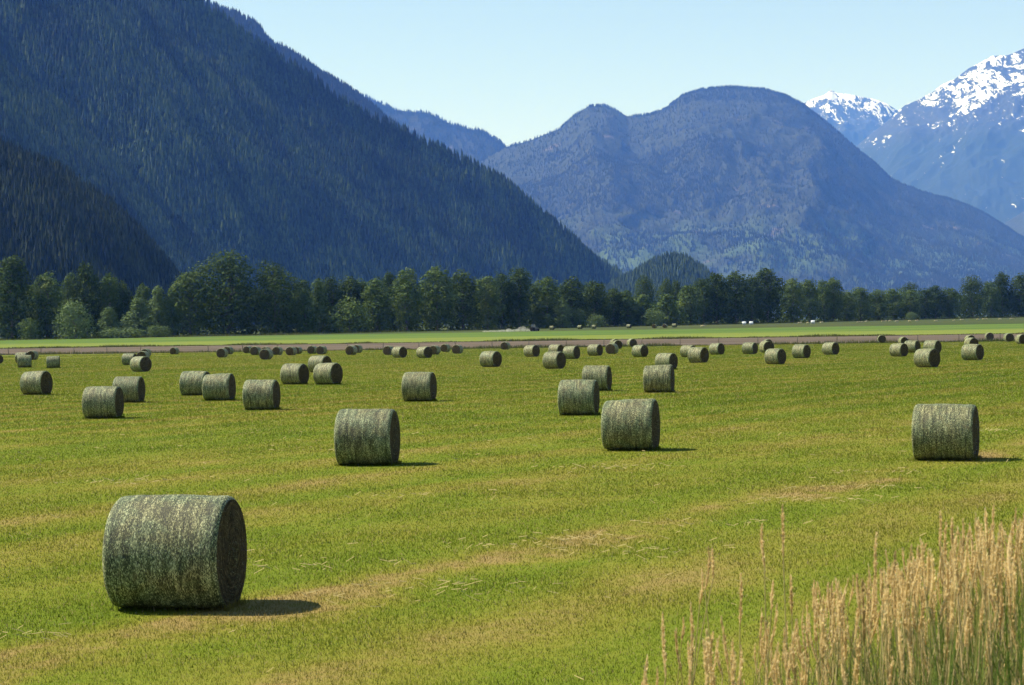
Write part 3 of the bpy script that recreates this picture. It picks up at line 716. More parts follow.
TREES = [
 (-18, 262, 34, 'tall', 'dark', 'dark cottonwood cut by the left edge of the photo in the tree line', 12),
 (12, 257, 33, 'tall', 'dark', 'tall dark cottonwood at the left end of the tree line', 0),
 (47, 274, 31, 'tall', 'mid', 'grey-green poplar, second tall tree from the left end of the tree line', 6),
 (71, 274, 17, 'tall', 'mid', 'slim tree wedged left of the tall dark spire above the pale willow', 14),
 (87, 264, 22, 'tall', 'dark', 'tall dark spire-shaped tree rising above the pale willow bush', 12),
 (110, 274, 23, 'tall', 'mid', 'dark green tree just right of the spire-shaped tree', 14),
 (124, 282, 15, 'tall', 'dark', 'low dark tree ending the left group before the dip in the tree line', 14),
 (75, 302, 36, 'bush', 'pale', 'large pale willow bush at the foot of the left trees', -14),
 (31, 319, 20, 'bush', 'mid', 'small bush at the foot of the left end cottonwood', -10),
 (109, 308, 22, 'young', 'pale', 'pale pointed bush right of the large pale willow', -12),
 (121, 328, 40, 'bush', 'pale', 'low spreading shrub along the field edge right of the pale pointed bush', -18),
 (144, 284, 16, 'tall', 'mid', 'faint tree top behind the light green young trees at left', 30),
 (139, 299, 28, 'young', 'pale', 'light green young tree in the dip, leftmost of three', 0),
 (159, 287, 22, 'young', 'pale', 'light green young tree, tallest and middle of three', 4),
 (173, 288, 18, 'young', 'mid', 'young tree, rightmost of three beside the giant cottonwood', 4),
 (158, 326, 22, 'bush', 'pale', 'small rounded bush below the three light green young trees', -16),
 (190, 273, 32, 'tall', 'mid', 'tree leaning against the left flank of the giant cottonwood', 6),
 (228, 252, 62, 'wide', 'dark', 'giant broad dark cottonwood, tallest and widest of the tree line', 6),
 (275, 262, 46, 'wide', 'dark', 'broad dark cottonwood just right of the giant one', 4),
 (303, 281, 20, 'tall', 'dark', 'dark tree top just right of the two broad cottonwoods', 18),
 (306, 291, 24, 'young', 'mid', 'lighter young tree in front, right of the two broad cottonwoods', 0),
 (319, 280, 22, 'young', 'mid', 'pointed lighter tree, second right of the broad cottonwoods', 4),
 (331, 278, 22, 'tall', 'dark', 'dark tree behind the pointed lighter tree', 16),
 (350, 277, 28, 'tall', 'dark', 'dark tree rising behind the round bush tree', 18),
 (363, 280, 18, 'tall', 'mid', 'narrow tree between the round bush tree and the yellow-topped tree', 18),
 (349, 298, 42, 'bush', 'mid', 'round bush-like tree standing low in front of dark trees', -6),
 (377, 279, 31, 'tall', 'mid', 'yellowish-topped tree right of the round bush tree', 2),
 (391, 273, 17, 'tall', 'dark', 'dark narrow top behind the yellowish-topped tree', 16),
 (407, 270, 30, 'tall', 'mid', 'full grey-green tree, first of the row of evenly tall ones', 2),
 (437, 267, 34, 'tall', 'mid', 'full tree with bright left side, tallest of the evenly tall row', 2),
 (463, 271, 32, 'tall', 'dark', 'dark full tree merged to the right of the tallest of the even row', 4),
 (488, 277, 27, 'tall', 'mid', 'lighter tree in the gap right of the dark full tree', 4),
 (502, 274, 22, 'tall', 'dark', 'dark narrow tree left of the dark pillar-shaped one above the dust', 8),
 (519, 269, 26, 'tall', 'dark', 'dark pillar-shaped tree above the dust of the tractor', 4),
 (534, 285, 16, 'young', 'mid', 'short tree just right of the dark pillar-shaped tree', 6),
 (547, 277, 27, 'tall', 'mid', 'tree with lit left side right of the tractor', 2),
 (572, 278, 28, 'tall', 'dark', 'dark tree behind the light small tree near the centre', 6),
 (595, 282, 26, 'tall', 'dark', 'dark tree with flat top at the end of the tall row', 6),
 (614, 289, 20, 'tall', 'dark', 'shorter dark tree where the tree line drops right of centre', 6),
 (563, 299, 20, 'young', 'pale', 'light small tree in front of the dark tree near the centre', -10),
 (580, 309, 14, 'bush', 'mid', 'small bush right of the light small tree', -12),
 (597, 314, 15, 'bush', 'pale', 'pale little bush before the flat-topped dark tree', -14),
 (548, 314, 12, 'young', 'mid', 'little sapling left of the light small tree', -14),
 (628, 291, 25, 'young', 'mid', 'first light green tree of the low stretch right of centre', 0),
 (645, 276, 21, 'wide', 'dark', 'round dark crown standing up behind the low light green stretch', 60),
 (667, 279, 16, 'wide', 'dark', 'smaller round dark crown behind the low light green stretch', 60),
 (677, 281, 12, 'tall', 'dark', 'narrow dark crown beside the smaller round one', 60),
 (642, 295, 28, 'young', 'mid', 'second light green tree of the low stretch, under the round dark crown', 0),
 (667, 295, 28, 'young', 'mid', 'third light green tree of the low stretch, left of the dark block', 0),
 (654, 309, 22, 'bush', 'pale', 'pale bush at the foot of the low light green stretch', -14),
 (690, 285, 24, 'tall', 'mid', 'tree with lit edge at the left end of the dark block right of centre', 2),
 (704, 279, 20, 'tall', 'dark', 'second tree of the dark block right of centre, slightly higher', 6),
 (717, 274, 24, 'tall', 'dark', 'third tree of the dark block right of centre', 4),
 (736, 272, 28, 'tall', 'dark', 'broad middle tree of the dark block right of centre', 2),
 (752, 276, 21, 'tall', 'dark', 'lower tree before the highest one of the dark block', 6),
 (768, 269, 27, 'tall', 'dark', 'highest tree at the right end of the dark block', 2),
 (793, 279, 23, 'tall', 'mid', 'pointed tree just right of the dark block', 2),
 (810, 280, 20, 'tall', 'mid', 'second tree right of the dark block, with rounded top', 2),
 (824, 281, 17, 'tall', 'mid', 'slim tree left of the last taller one of the right row', 6),
 (834, 278, 19, 'tall', 'mid', 'last taller tree before the even low stretch on the right', 2),
 (847, 291, 19, 'tall', 'mid', 'first tree of the even low stretch on the right', 2),
 (861, 288, 21, 'tall', 'mid', 'second tree of the even low stretch on the right', 4),
 (878, 290, 21, 'tall', 'mid', 'third tree of the even low stretch on the right', 2),
 (894, 289, 20, 'tall', 'mid', 'fourth tree of the even low stretch on the right', 4),
 (911, 283, 20, 'wide', 'dark', 'dark rounded top poking above the even low stretch', 24),
 (910, 290, 20, 'tall', 'mid', 'tree of the even low stretch right under the dark rounded top', 0),
 (926, 289, 19, 'tall', 'dark', 'dark tree right of the rounded top in the low stretch', 4),
 (936, 286, 16, 'tall', 'dark', 'narrow dark tree before the end of the low stretch', 10),
 (950, 288, 20, 'tall', 'mid', 'last tree of the even low stretch left of the layered tree', 2),
 (973, 276, 25, 'wide', 'dark', 'dark layered tree standing above its neighbours near the right edge', 2),
 (991, 282, 20, 'tall', 'mid', 'tree between the layered tree and the high narrow one', 4),
 (1003, 272, 16, 'tall', 'dark', 'high narrow top behind its neighbours near the right edge', 14),
 (1021, 274, 24, 'tall', 'dark', 'tall tree cut by the right edge of the photo', 2),
 (1046, 272, 30, 'tall', 'dark', 'tall tree just beyond the right edge of the tree line', 2),
 (912, 312, 9, 'bush', 'pale', 'tiny pale bush standing before the low stretch on the right', -20),
]
for a in TREES:
    isb = a[3] == 'bush'
    tree(a[0], a[1], a[2], a[3], a[4], a[5], a[6], cat='bush' if isb else 'tree', group='shrubs before the tree line' if isb else 'trees in the far tree line')

# dim understorey that fills the gaps between and behind those trees
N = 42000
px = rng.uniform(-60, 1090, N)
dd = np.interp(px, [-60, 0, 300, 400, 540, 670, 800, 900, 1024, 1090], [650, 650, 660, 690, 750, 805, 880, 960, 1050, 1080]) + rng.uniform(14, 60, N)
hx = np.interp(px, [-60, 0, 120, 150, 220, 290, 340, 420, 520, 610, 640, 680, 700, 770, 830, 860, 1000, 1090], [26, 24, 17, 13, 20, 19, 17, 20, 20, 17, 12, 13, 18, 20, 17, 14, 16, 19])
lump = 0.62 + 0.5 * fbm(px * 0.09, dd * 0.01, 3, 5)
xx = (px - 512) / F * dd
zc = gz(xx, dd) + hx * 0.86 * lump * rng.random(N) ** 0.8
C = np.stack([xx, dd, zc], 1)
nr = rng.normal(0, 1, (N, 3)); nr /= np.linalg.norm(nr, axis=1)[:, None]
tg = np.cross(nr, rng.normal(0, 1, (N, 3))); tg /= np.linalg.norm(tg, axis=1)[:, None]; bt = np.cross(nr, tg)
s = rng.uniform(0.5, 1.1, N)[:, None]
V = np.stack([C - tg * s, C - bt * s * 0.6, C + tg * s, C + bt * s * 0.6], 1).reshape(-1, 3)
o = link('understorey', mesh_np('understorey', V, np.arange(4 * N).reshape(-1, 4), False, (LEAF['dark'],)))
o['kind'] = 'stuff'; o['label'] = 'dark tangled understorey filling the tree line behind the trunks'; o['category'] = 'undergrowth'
# rough grass and weeds along the foot of the trees
N = 26000
px = rng.uniform(-60, 1090, N)
dd = np.interp(px, [-60, 0, 300, 400, 540, 670, 800, 900, 1024, 1090], [650, 650, 660, 690, 750, 805, 880, 960, 1050, 1080]) - 8 + rng.normal(0, 5, N)
xx = (px - 512) / F * dd
hh = rng.uniform(0.25, 0.8, N) * (0.3 + 1.2 * fbm(px * 0.06, dd * 0.02, 3, 8))
V, T = blades(np.stack([xx, dd, gz(xx, dd) - 0.03], 1), hh, rng.uniform(0.15, 0.35, N), rng.uniform(0, 0.6, N), rng.uniform(-0.7, 0.7, N))
o = link('rough_grass', mesh_np('rough_grass', V, T, False, (VERGE,)))
o['kind'] = 'stuff'; o['label'] = 'rough grass and weeds along the foot of the tree line'; o['category'] = 'grass'

# ------------------------------------------------------------------ mountains
def ridge_interp(pts, nu):
    pts = np.array(pts, float); L = np.r_[0, np.cumsum(np.hypot(np.diff(pts[:, 0]), np.diff(pts[:, 1])))]
    u = np.linspace(0, L[-1], nu)
    return np.stack([np.interp(u, L, pts[:, k]) for k in range(pts.shape[1])], 1), u / L[-1]
def mountain(name, label, pts, base, mat, back=2500, nu=260, nt=150, amp=120, nscale=1 / 500.0, seed=1, prof=1.0, stretch=0.35, rough=0.35, crest=0.0, k=1.0, drop=0.0):
    """pts: skyline (px, py, distance); base: matching foot (px, distance); a solid massif with front and back slopes"""
    pts = [(a_, b_ + drop, c_ * k) for a_, b_, c_ in pts]; base = [(a_, b_ * k) for a_, b_ in base]; back *= k; amp *= k; nscale /= k
    rp, u = ridge_interp(pts, nu)
    Pr = np.array([at_depth(a, b, c) for a, b, c in rp])
    ub = np.linspace(0, 1, len(base)); bx = np.interp(u, ub, [b_[0] for b_ in base]); bd = np.interp(u, ub, [b_[1] for b_ in base])
    Pb = np.array([(x_at(a, c), c, -3.0) for a, c in zip(bx, bd)])
    tf = np.linspace(0, 1, nt)
    Vx = Pr[:, None, :] * (1 - tf)[None, :, None] + Pb[:, None, :] * tf[None, :, None]
    zt = Pr[:, 2][:, None] * (1 - tf[None, :]) ** prof + (-3.0) * tf[None, :]
    Vx[:, :, 2] = zt
    nb = 30; tb_ = np.linspace(1, 1 / nb, nb)
    Bk = np.repeat(Pr[:, None, :], nb, 1)
    dirb = (Pr - Pb)[:, :2]; dirb = dirb / (np.linalg.norm(dirb, axis=1)[:, None] + 1e-6)
    Bk[:, :, :2] += dirb[:, None, :] * (back * tb_)[None, :, None]
    Bk[:, :, 2] = Pr[:, 2][:, None] * (1 - tb_[None, :] ** 1.0) - 3.0 * tb_[None, :]
    G = np.concatenate([Bk, Vx], 1)
    # gullies run down the fall line: stretch the noise along it
    tt = np.concatenate([-tb_, tf]); U = np.repeat(u[:, None], len(tt), 1); TT = np.repeat(tt[None, :], nu, 0)
    ulen = np.linalg.norm(np.diff(Pr[:, :2], axis=0), axis=1).sum(); slen = np.linalg.norm((Pr - Pb)[:, :2], axis=1).mean()
    a = U * ulen * nscale; b = TT * slen * nscale * stretch
    a = a + 0.6 * (fbm(a * 0.7, b * 1.5 + 4, 3, seed + 40) - 0.5)
    n = fbm(a, b, 5, seed, True) - 0.55 + rough * (fbm(a * 5, TT * slen * nscale * 5, 4, seed + 20) - 0.5)
    env = np.clip(np.abs(TT) * 5, crest, 1) * np.clip((1 - np.abs(TT)) * 4, 0, 1)
    relief = np.clip(Pr[:, 2] / Pr[:, 2].max(), 0.05, 1)[:, None]
    G[:, :, 2] += amp * n * env * relief ** 0.7
    me = mesh_np(name, G.reshape(-1, 3), grid_quads(*G.shape[:2]), True, (mat,))
    o = link(name, me); o['kind'] = 'structure'; o['label'] = label
    return o, G, nb
def conifers(name, label, G, nb, n, h0, h1, mat, seed, sides=6, tiers=3, tmax=1.0, crest=0.0, keep=None):
    """spire-shaped trees standing on the front slope"""
    r = np.random.default_rng(seed)
    F_ = G[:, nb:, :]; nu, nt_ = F_.shape[:2]
    e1 = F_[1:, :-1] - F_[:-1, :-1]; e2 = F_[:-1, 1:] - F_[:-1, :-1]
    A = np.linalg.norm(np.cross(e1, e2), axis=2)
    A = A * (np.arange(nt_ - 1)[None, :] < tmax * (nt_ - 1))
    pr = (A / A.sum()).ravel()
    idx = r.choice(len(pr), n, p=pr)
    iu = idx // (nt_ - 1); iv = idx % (nt_ - 1)
    if crest > 0:
        k = int(n * crest); iu[:k] = r.integers(0, nu - 1, k); iv[:k] = r.integers(0, 2, k)
    fu = r.random(n)[:, None]; fv = r.random(n)[:, None]
    P = F_[iu, iv] * (1 - fu) * (1 - fv) + F_[iu + 1, iv] * fu * (1 - fv) + F_[iu, iv + 1] * (1 - fu) * fv + F_[iu + 1, iv + 1] * fu * fv
    if keep is not None: 
        kk = keep(P, r); P = P[kk]; n = len(P)
    hh = r.uniform(h0, h1, n) * (0.75 + 0.5 * vnoise(P[:, 0] / 60, P[:, 1] / 60, seed)); rr = hh * r.uniform(0.15, 0.25, n)
    a0 = r.uniform(0, 6.28, n)
    Vs = []; Ts = []
    per = tiers * (sides + 1)
    base_i = np.arange(n)[:, None] * per
    for k in range(tiers):
        zb = 0.02 + 0.30 * k / max(1, tiers - 1) * (tiers - 1) / 1.0 * 0.95 if tiers > 1 else 0.02
        zt_ = min(1.0, zb + 0.52) if k < tiers - 1 else 1.0
        rk = rr * (1.0 - 0.30 * k)
        for j in range(sides):
            w = a0 + 2 * np.pi * j / sides + 0.4 * k
            q_ = rk * r.uniform(0.7, 1.2, n)
            Vs.append(np.stack([P[:, 0] + q_ * np.cos(w), P[:, 1] + q_ * np.sin(w), P[:, 2] + hh * zb * r.uniform(0.9, 1.05, n)], 1))
        Vs.append(np.stack([P[:, 0], P[:, 1], P[:, 2] + hh * zt_], 1))
        o_ = k * (sides + 1)
        for j in range(sides):
            Ts.append(base_i + np.array([[o_ + j, o_ + (j + 1) % sides, o_ + sides]]))
    V = np.stack(Vs, 1).reshape(-1, 3); T = np.concatenate(Ts)
    o = link(name, mesh_np(name, V, T, False, (mat,))); o['kind'] = 'stuff'; o['label'] = label; o['category'] = 'forest'
    return o

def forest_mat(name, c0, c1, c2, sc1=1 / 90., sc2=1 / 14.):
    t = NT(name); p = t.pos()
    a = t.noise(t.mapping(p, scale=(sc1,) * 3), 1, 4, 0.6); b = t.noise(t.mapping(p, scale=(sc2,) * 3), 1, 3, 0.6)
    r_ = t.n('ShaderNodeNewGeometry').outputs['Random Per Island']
    w_ = t.noise(t.mapping(t.mapping(p, rot=(0, 0, 0.85)), scale=(sc1 * 0.13, sc1 * 0.5, sc1 * 0.13)), 1, 4, 0.6)  # swaths of vegetation tone; their dark parts paint in shadow on the slope
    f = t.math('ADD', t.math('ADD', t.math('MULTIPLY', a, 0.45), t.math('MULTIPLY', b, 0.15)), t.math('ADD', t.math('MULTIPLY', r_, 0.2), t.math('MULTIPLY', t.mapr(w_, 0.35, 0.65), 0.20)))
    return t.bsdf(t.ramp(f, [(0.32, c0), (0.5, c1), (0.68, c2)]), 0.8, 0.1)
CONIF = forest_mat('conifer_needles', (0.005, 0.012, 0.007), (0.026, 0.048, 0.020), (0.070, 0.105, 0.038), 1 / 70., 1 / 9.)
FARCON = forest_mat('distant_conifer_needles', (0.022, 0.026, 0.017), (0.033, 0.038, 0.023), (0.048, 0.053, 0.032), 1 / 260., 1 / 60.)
CONIF_D = forest_mat('dark_conifer_needles', (0.006, 0.013, 0.008), (0.015, 0.026, 0.014), (0.036, 0.052, 0.024), 1 / 60.)  # darkened needle colour, painting in the foothill's haze separation from slopes behind
CONIF_L = forest_mat('mixed_forest_leaves', (0.014, 0.028, 0.011), (0.036, 0.060, 0.022), (0.08, 0.11, 0.04), 1 / 70., 1 / 9.)
def slope_mat(name, forest, rock, rock_amt=0.62, lowgreen=None, zlow=300, sc1=1 / 160., k=1.0):
    sc1 /= k
    t = NT(name); p = t.pos(); sp = t.n('ShaderNodeSeparateXYZ'); t.l(p, sp.inputs[0])
    a = t.noise(t.mapping(p, scale=(sc1, sc1, sc1 * 1.3)), 1, 7, 0.62, 0.3); b = t.noise(t.mapping(p, scale=(1 / 22. / k,) * 3), 1, 5, 0.7)
    fo = t.mix(t.mapr(b, 0.3, 0.7), forest, [k * 1.9 for k in forest])
    if lowgreen is not None:
        bl = t.noise(t.mapping(p, scale=(1 / 420. / k, 1 / 420. / k, 1 / 260. / k)), 1, 6, 0.6)
        zf = t.math('MULTIPLY_ADD', bl, 700.0 * k, sp.outputs[2])
        g_ = t.math('MULTIPLY', t.mapr(zf, (zlow + 330) * k, (zlow + 520) * k, 1.0, 0.0), t.mapr(bl, 0.42, 0.56))
        fo = t.mix(g_, fo, t.mix(t.mapr(b, 0.3, 0.7), lowgreen, [k * 1.5 for k in lowgreen]))
    c_ = t.mix(t.mapr(t.math('ADD', t.math('MULTIPLY', a, 0.8), t.math('MULTIPLY', b, 0.2)), rock_amt, rock_amt + 0.07, 0.0, 0.85), fo, rock)
    return t.bsdf(c_, 0.95, 0.05, bump=b, bump_d=4.0, bump_s=0.25)
FLOOR = slope_mat('forest_floor_slope', (0.02, 0.03, 0.015), (0.16, 0.14, 0.12), 0.70)
MID = slope_mat('far_forest_slope', (0.027, 0.030, 0.020), (0.14, 0.11, 0.10), 0.585, (0.045, 0.066, 0.030), 250)
MIDC = slope_mat('hazy_mountain_slope', (0.024, 0.028, 0.019), (0.12, 0.10, 0.09), 0.59, (0.048, 0.070, 0.030), 330, k=1.36)

o, G, nb = mountain('left_foothill', 'dark wooded foothill at far left', [(-420, -70, 2300), (-200, 45, 2350), (-60, 112, 2400), (0, 141, 2420), (60, 167, 2440), (110, 203, 2460), (150, 242, 2480), (180, 282, 2500), (200, 312, 2500), (215, 335, 2500)],
   [(-200, 1600), (-20, 1750), (120, 2000), (220, 2400)], FLOOR, 900, 160, 90, 80, 1 / 260., 3, stretch=0.5, k=0.72, drop=8)
conifers('foothill_forest', 'dark conifers covering the foothill at far left', G, nb, 15000, 9, 17, CONIF_D, 5, crest=0.06)
o, G, nb = mountain('middle_spur', 'wooded spur behind the foothill', [(-500, -330, 3100), (-200, -95, 3150), (-50, 15, 3180), (0, 56, 3200), (60, 103, 3220), (110, 150, 3240), (180, 220, 3260), (235, 272, 3280), (262, 312, 3290), (275, 335, 3290)],
   [(-250, 2500), (30, 2580), (180, 2800), (285, 3200)], FLOOR, 700, 180, 100, 90, 1 / 300., 13, stretch=0.5, k=1.0, drop=6)
conifers('spur_forest', 'conifers covering the spur behind the foothill', G, nb, 24000, 13, 23, CONIF, 6, crest=0.03)
o, G, nb = mountain('left_mountain', 'steep wooded mountain filling the left of the view', [(-560, -560, 4100), (-250, -310, 4100), (0, -135, 4150), (120, -50, 4180), (190, 0, 4200), (262, 47, 4240), (330, 95, 4280), (400, 133, 4320), (470, 164, 4360), (505, 183, 4400), (530, 208, 4420), (560, 236, 4450), (592, 262, 4480), (620, 282, 4500), (650, 312, 4500), (668, 330, 4500)],
   [(-250, 2900), (50, 3050), (300, 3350), (480, 3800), (600, 4200), (680, 4440)], FLOOR, 1500, 300, 160, 330, 1 / 560., 8, stretch=0.30, rough=0.22, k=1.0, drop=1)
conifers('mountain_forest', 'dense conifers covering the steep left mountain', G, nb, 52000, 17, 29, CONIF, 7, crest=0.02)
o, G, nb = mountain('blue_ridge', 'bluish wooded ridge behind the left mountain', [(60, -95, 7000), (150, -30, 7000), (190, -6, 7000), (235, 8, 7000), (258, 22, 7000), (272, 38, 7000), (300, 53, 7000), (335, 76, 7000), (370, 99, 7000), (400, 125, 7000), (450, 165, 7000), (520, 225, 7000), (600, 300, 7000), (630, 330, 7000)],
   [(-100, 5600), (250, 5700), (640, 6600)], MID, 1800, 200, 80, 160, 1 / 600., 17, stretch=0.5, k=1.1, drop=5)
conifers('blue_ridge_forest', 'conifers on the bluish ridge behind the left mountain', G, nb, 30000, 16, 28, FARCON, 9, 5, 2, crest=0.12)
o, G, nb = mountain('far_ridge', 'hazy far ridge sloping down towards the middle', [(250, 40, 9000), (330, 78, 9000), (365, 93, 9000), (395, 106, 9000), (430, 110, 9000), (455, 122, 9000), (482, 128, 9000), (500, 137, 9000), (512, 150, 9000), (560, 190, 9000), (640, 250, 9000), (740, 330, 9000)],
   [(200, 7600), (450, 7700), (740, 8500)], MID, 1800, 180, 80, 150, 1 / 700., 19, stretch=0.5, k=1.68, drop=4)
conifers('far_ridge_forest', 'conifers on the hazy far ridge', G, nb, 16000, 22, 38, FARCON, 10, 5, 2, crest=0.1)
o, G, nb = mountain('knoll', 'small wooded knoll at the foot of the central mountain', [(540, 335, 4300), (575, 305, 4300), (600, 286, 4300), (622, 272, 4300), (645, 259, 4300), (665, 250, 4300), (685, 249, 4300), (700, 257, 4300), (716, 272, 4300), (735, 292, 4300), (765, 335, 4300)],
   [(540, 3800), (650, 3700), (765, 3900)], FLOOR, 500, 110, 60, 25, 1 / 200., 23, stretch=0.7, k=0.9, drop=11)
conifers('knoll_forest', 'conifers covering the small knoll', G, nb, 7500, 12, 22, CONIF_L, 11, crest=0.08)
o, G, nb = mountain('central_mountain', 'broad double-humped mountain in the centre, hazy purple blue', [(380, 250, 10300), (440, 190, 10300), (485, 156, 10300), (505, 145, 10300), (530, 138, 10300), (558, 127, 10300), (574, 113, 10300), (588, 104, 10300), (605, 103, 10300), (617, 108, 10300), (627, 114, 10300), (650, 112, 10300), (668, 105, 10300), (682, 93, 10300), (700, 87, 10300), (720, 85, 10300), (745, 85, 10300), (765, 86.5, 10300), (785, 93, 10300), (806, 104, 10300), (830, 123, 10300), (850, 140, 10300), (875, 161, 10300), (893, 178, 10300), (930, 193, 10300), (958, 199, 10300), (985, 211, 10300), (1024, 236, 10300), (1090, 278, 10300), (1170, 330, 10300)],
   [(360, 7700), (560, 7200), (700, 7000), (860, 7000), (1000, 7200), (1180, 7900)], MIDC, 3500, 460, 200, 260, 1 / 900., 29, stretch=0.5, rough=0.34, k=1.36, drop=2.5)
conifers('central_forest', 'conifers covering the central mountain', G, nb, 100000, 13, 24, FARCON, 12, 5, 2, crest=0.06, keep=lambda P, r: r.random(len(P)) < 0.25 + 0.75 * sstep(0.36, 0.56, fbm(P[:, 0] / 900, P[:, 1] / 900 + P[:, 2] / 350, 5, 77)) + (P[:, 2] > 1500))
# snow mountains
def snow_mat(name, zsnow, spread, seed, k=1.3):
    t = NT(name); p = t.pos(); sp = t.n('ShaderNodeSeparateXYZ'); t.l(p, sp.inputs[0])
    zsnow *= k; spread *= k
    a = t.noise(t.mapping(p, scale=(1 / 240. / k, 1 / 500. / k, 1 / 380. / k), loc=(seed, 0, 0)), 1, 7, 0.62, 1.0)
    b = t.noise(t.mapping(p, scale=(1 / 42. / k, 1 / 130. / k, 1 / 200. / k), rot=(0, 0.5, 0)), 1, 6, 0.62, 1.4)
    c1 = t.noise(t.mapping(p, scale=(1 / 70. / k, 1 / 150. / k, 1 / 260. / k), rot=(0, -0.55, 0), loc=(seed * 2, 3, 0)), 1, 5, 0.6, 1.0)
    h_ = t.mapr(sp.outputs[2], zsnow - spread, zsnow + spread, -0.11, 0.008, False)
    f = t.math('ADD', t.math('ADD', t.math('MULTIPLY', a, 0.30), t.math('ADD', t.math('MULTIPLY', b, 0.40), t.math('MULTIPLY', c1, 0.30))), h_)
    rock = t.ramp(b, [(0.3, (0.020, 0.028, 0.036)), (0.7, (0.055, 0.062, 0.07))])
    rock = t.mix(t.mapr(sp.outputs[2], zsnow - 350 * k, zsnow - 50 * k, 1.0, 0.0), rock, (0.020, 0.032, 0.024))
    c_ = t.mix(t.mapr(f, 0.478, 0.530), rock, (0.88, 0.90, 0.92))
    return t.bsdf(c_, 0.8, 0.1, bump=a, bump_d=12.0, bump_s=0.3)
o, G, nb = mountain('snow_peak', 'small distant peak streaked with snow between the central and the big snowy mountain', [(650, 210, 21000), (720, 160, 21000), (770, 120, 21000), (800, 105, 21000), (812, 99, 21000), (824, 95, 21000), (831, 89.5, 21000), (838, 93, 21000), (850, 94, 21000), (862, 97, 21000), (874, 99, 21000), (888, 104, 21000), (900, 112, 21000), (930, 140, 21000), (980, 190, 21000), (1060, 260, 21000)],
   [(600, 17500), (830, 17000), (1060, 17500)], snow_mat('snow_streaked_rock', 2020, 230, 3.0), 3000, 300, 120, 300, 1 / 900., 31, stretch=0.55, rough=0.5, crest=0.06, k=1.3)
o, G, nb = mountain('snow_mountain', 'big mountain with snow-streaked top at the right edge', [(760, 240, 17000), (820, 180, 17000), (850, 152, 17000), (872, 133, 17000), (884, 124, 17000), (896, 113, 17000), (905, 105, 17000), (920, 99, 17000), (933, 92, 17000), (943, 84, 17000), (955, 79, 17000), (968, 69, 17000), (982, 62, 17000), (992, 56, 17000), (1008, 55, 17000), (1024, 48, 17000), (1050, 40, 17000), (1090, 50, 17000), (1150, 90, 17000), (1230, 160, 17000)],
   [(720, 14000), (900, 13300), (1050, 13000), (1240, 13600)], snow_mat('snow_streaked_mountain', 1660, 280, 11.0), 3500, 420, 180, 170, 1 / 800., 37, stretch=0.6, rough=0.5, crest=0.05, k=1.3)
o, G, nb = mountain('right_hill', 'dark blue hill at the right edge below the snowy mountain', [(900, 330, 12300), (950, 275, 12300), (985, 238, 12300), (1005, 223, 12300), (1024, 211, 12300), (1060, 190, 12300), (1120, 175, 12300), (1200, 230, 12300)],
   [(900, 11000), (1050, 10600), (1210, 11000)], MIDC, 1800, 140, 70, 180, 1 / 700., 41, stretch=0.5, k=1.36)

# ------------------------------------------------------------------ tall seed-head grass on the bank
t = NT('ripe_seed_head')
hn = t.math('ADD', t.math('MULTIPLY', t.noise(t.mapping(t.pos(), scale=(90, 90, 40)), 1, 3, 0.7), 0.5), t.math('MULTIPLY', t.noise(t.mapping(t.pos(), scale=(22, 22, 3)), 1, 2, 0.6), 0.5)); r_ = t.n('ShaderNodeNewGeometry').outputs['Random Per Island']
HEAD = t.bsdf(t.mix(t.math('MULTIPLY', r_, 0.6), t.ramp(hn, [(0.36, (0.25, 0.175, 0.08)), (0.46, (0.71, 0.54, 0.255)), (0.58, (0.87, 0.72, 0.41))]), (0.63, 0.475, 0.22)), 0.6, 0.2, transl=0.5)
t = NT('dry_grass_stalk')
r_ = t.n('ShaderNodeNewGeometry').outputs['Random Per Island']
STALK = t.bsdf(t.ramp(r_, [(0.0, (0.16, 0.18, 0.04)), (0.4, (0.38, 0.31, 0.12)), (1.0, (0.60, 0.47, 0.24))]), 0.5, 0.4, transl=0.3)
t = NT('green_grass_leaf')
r_ = t.n('ShaderNodeNewGeometry').outputs['Random Per Island']
BLADE = t.bsdf(t.ramp(r_, [(0.0, (0.07, 0.13, 0.012)), (0.55, (0.13, 0.19, 0.02)), (0.8, (0.22, 0.22, 0.05)), (1.0, (0.38, 0.30, 0.13))]), 0.55, 0.3, transl=0.35)

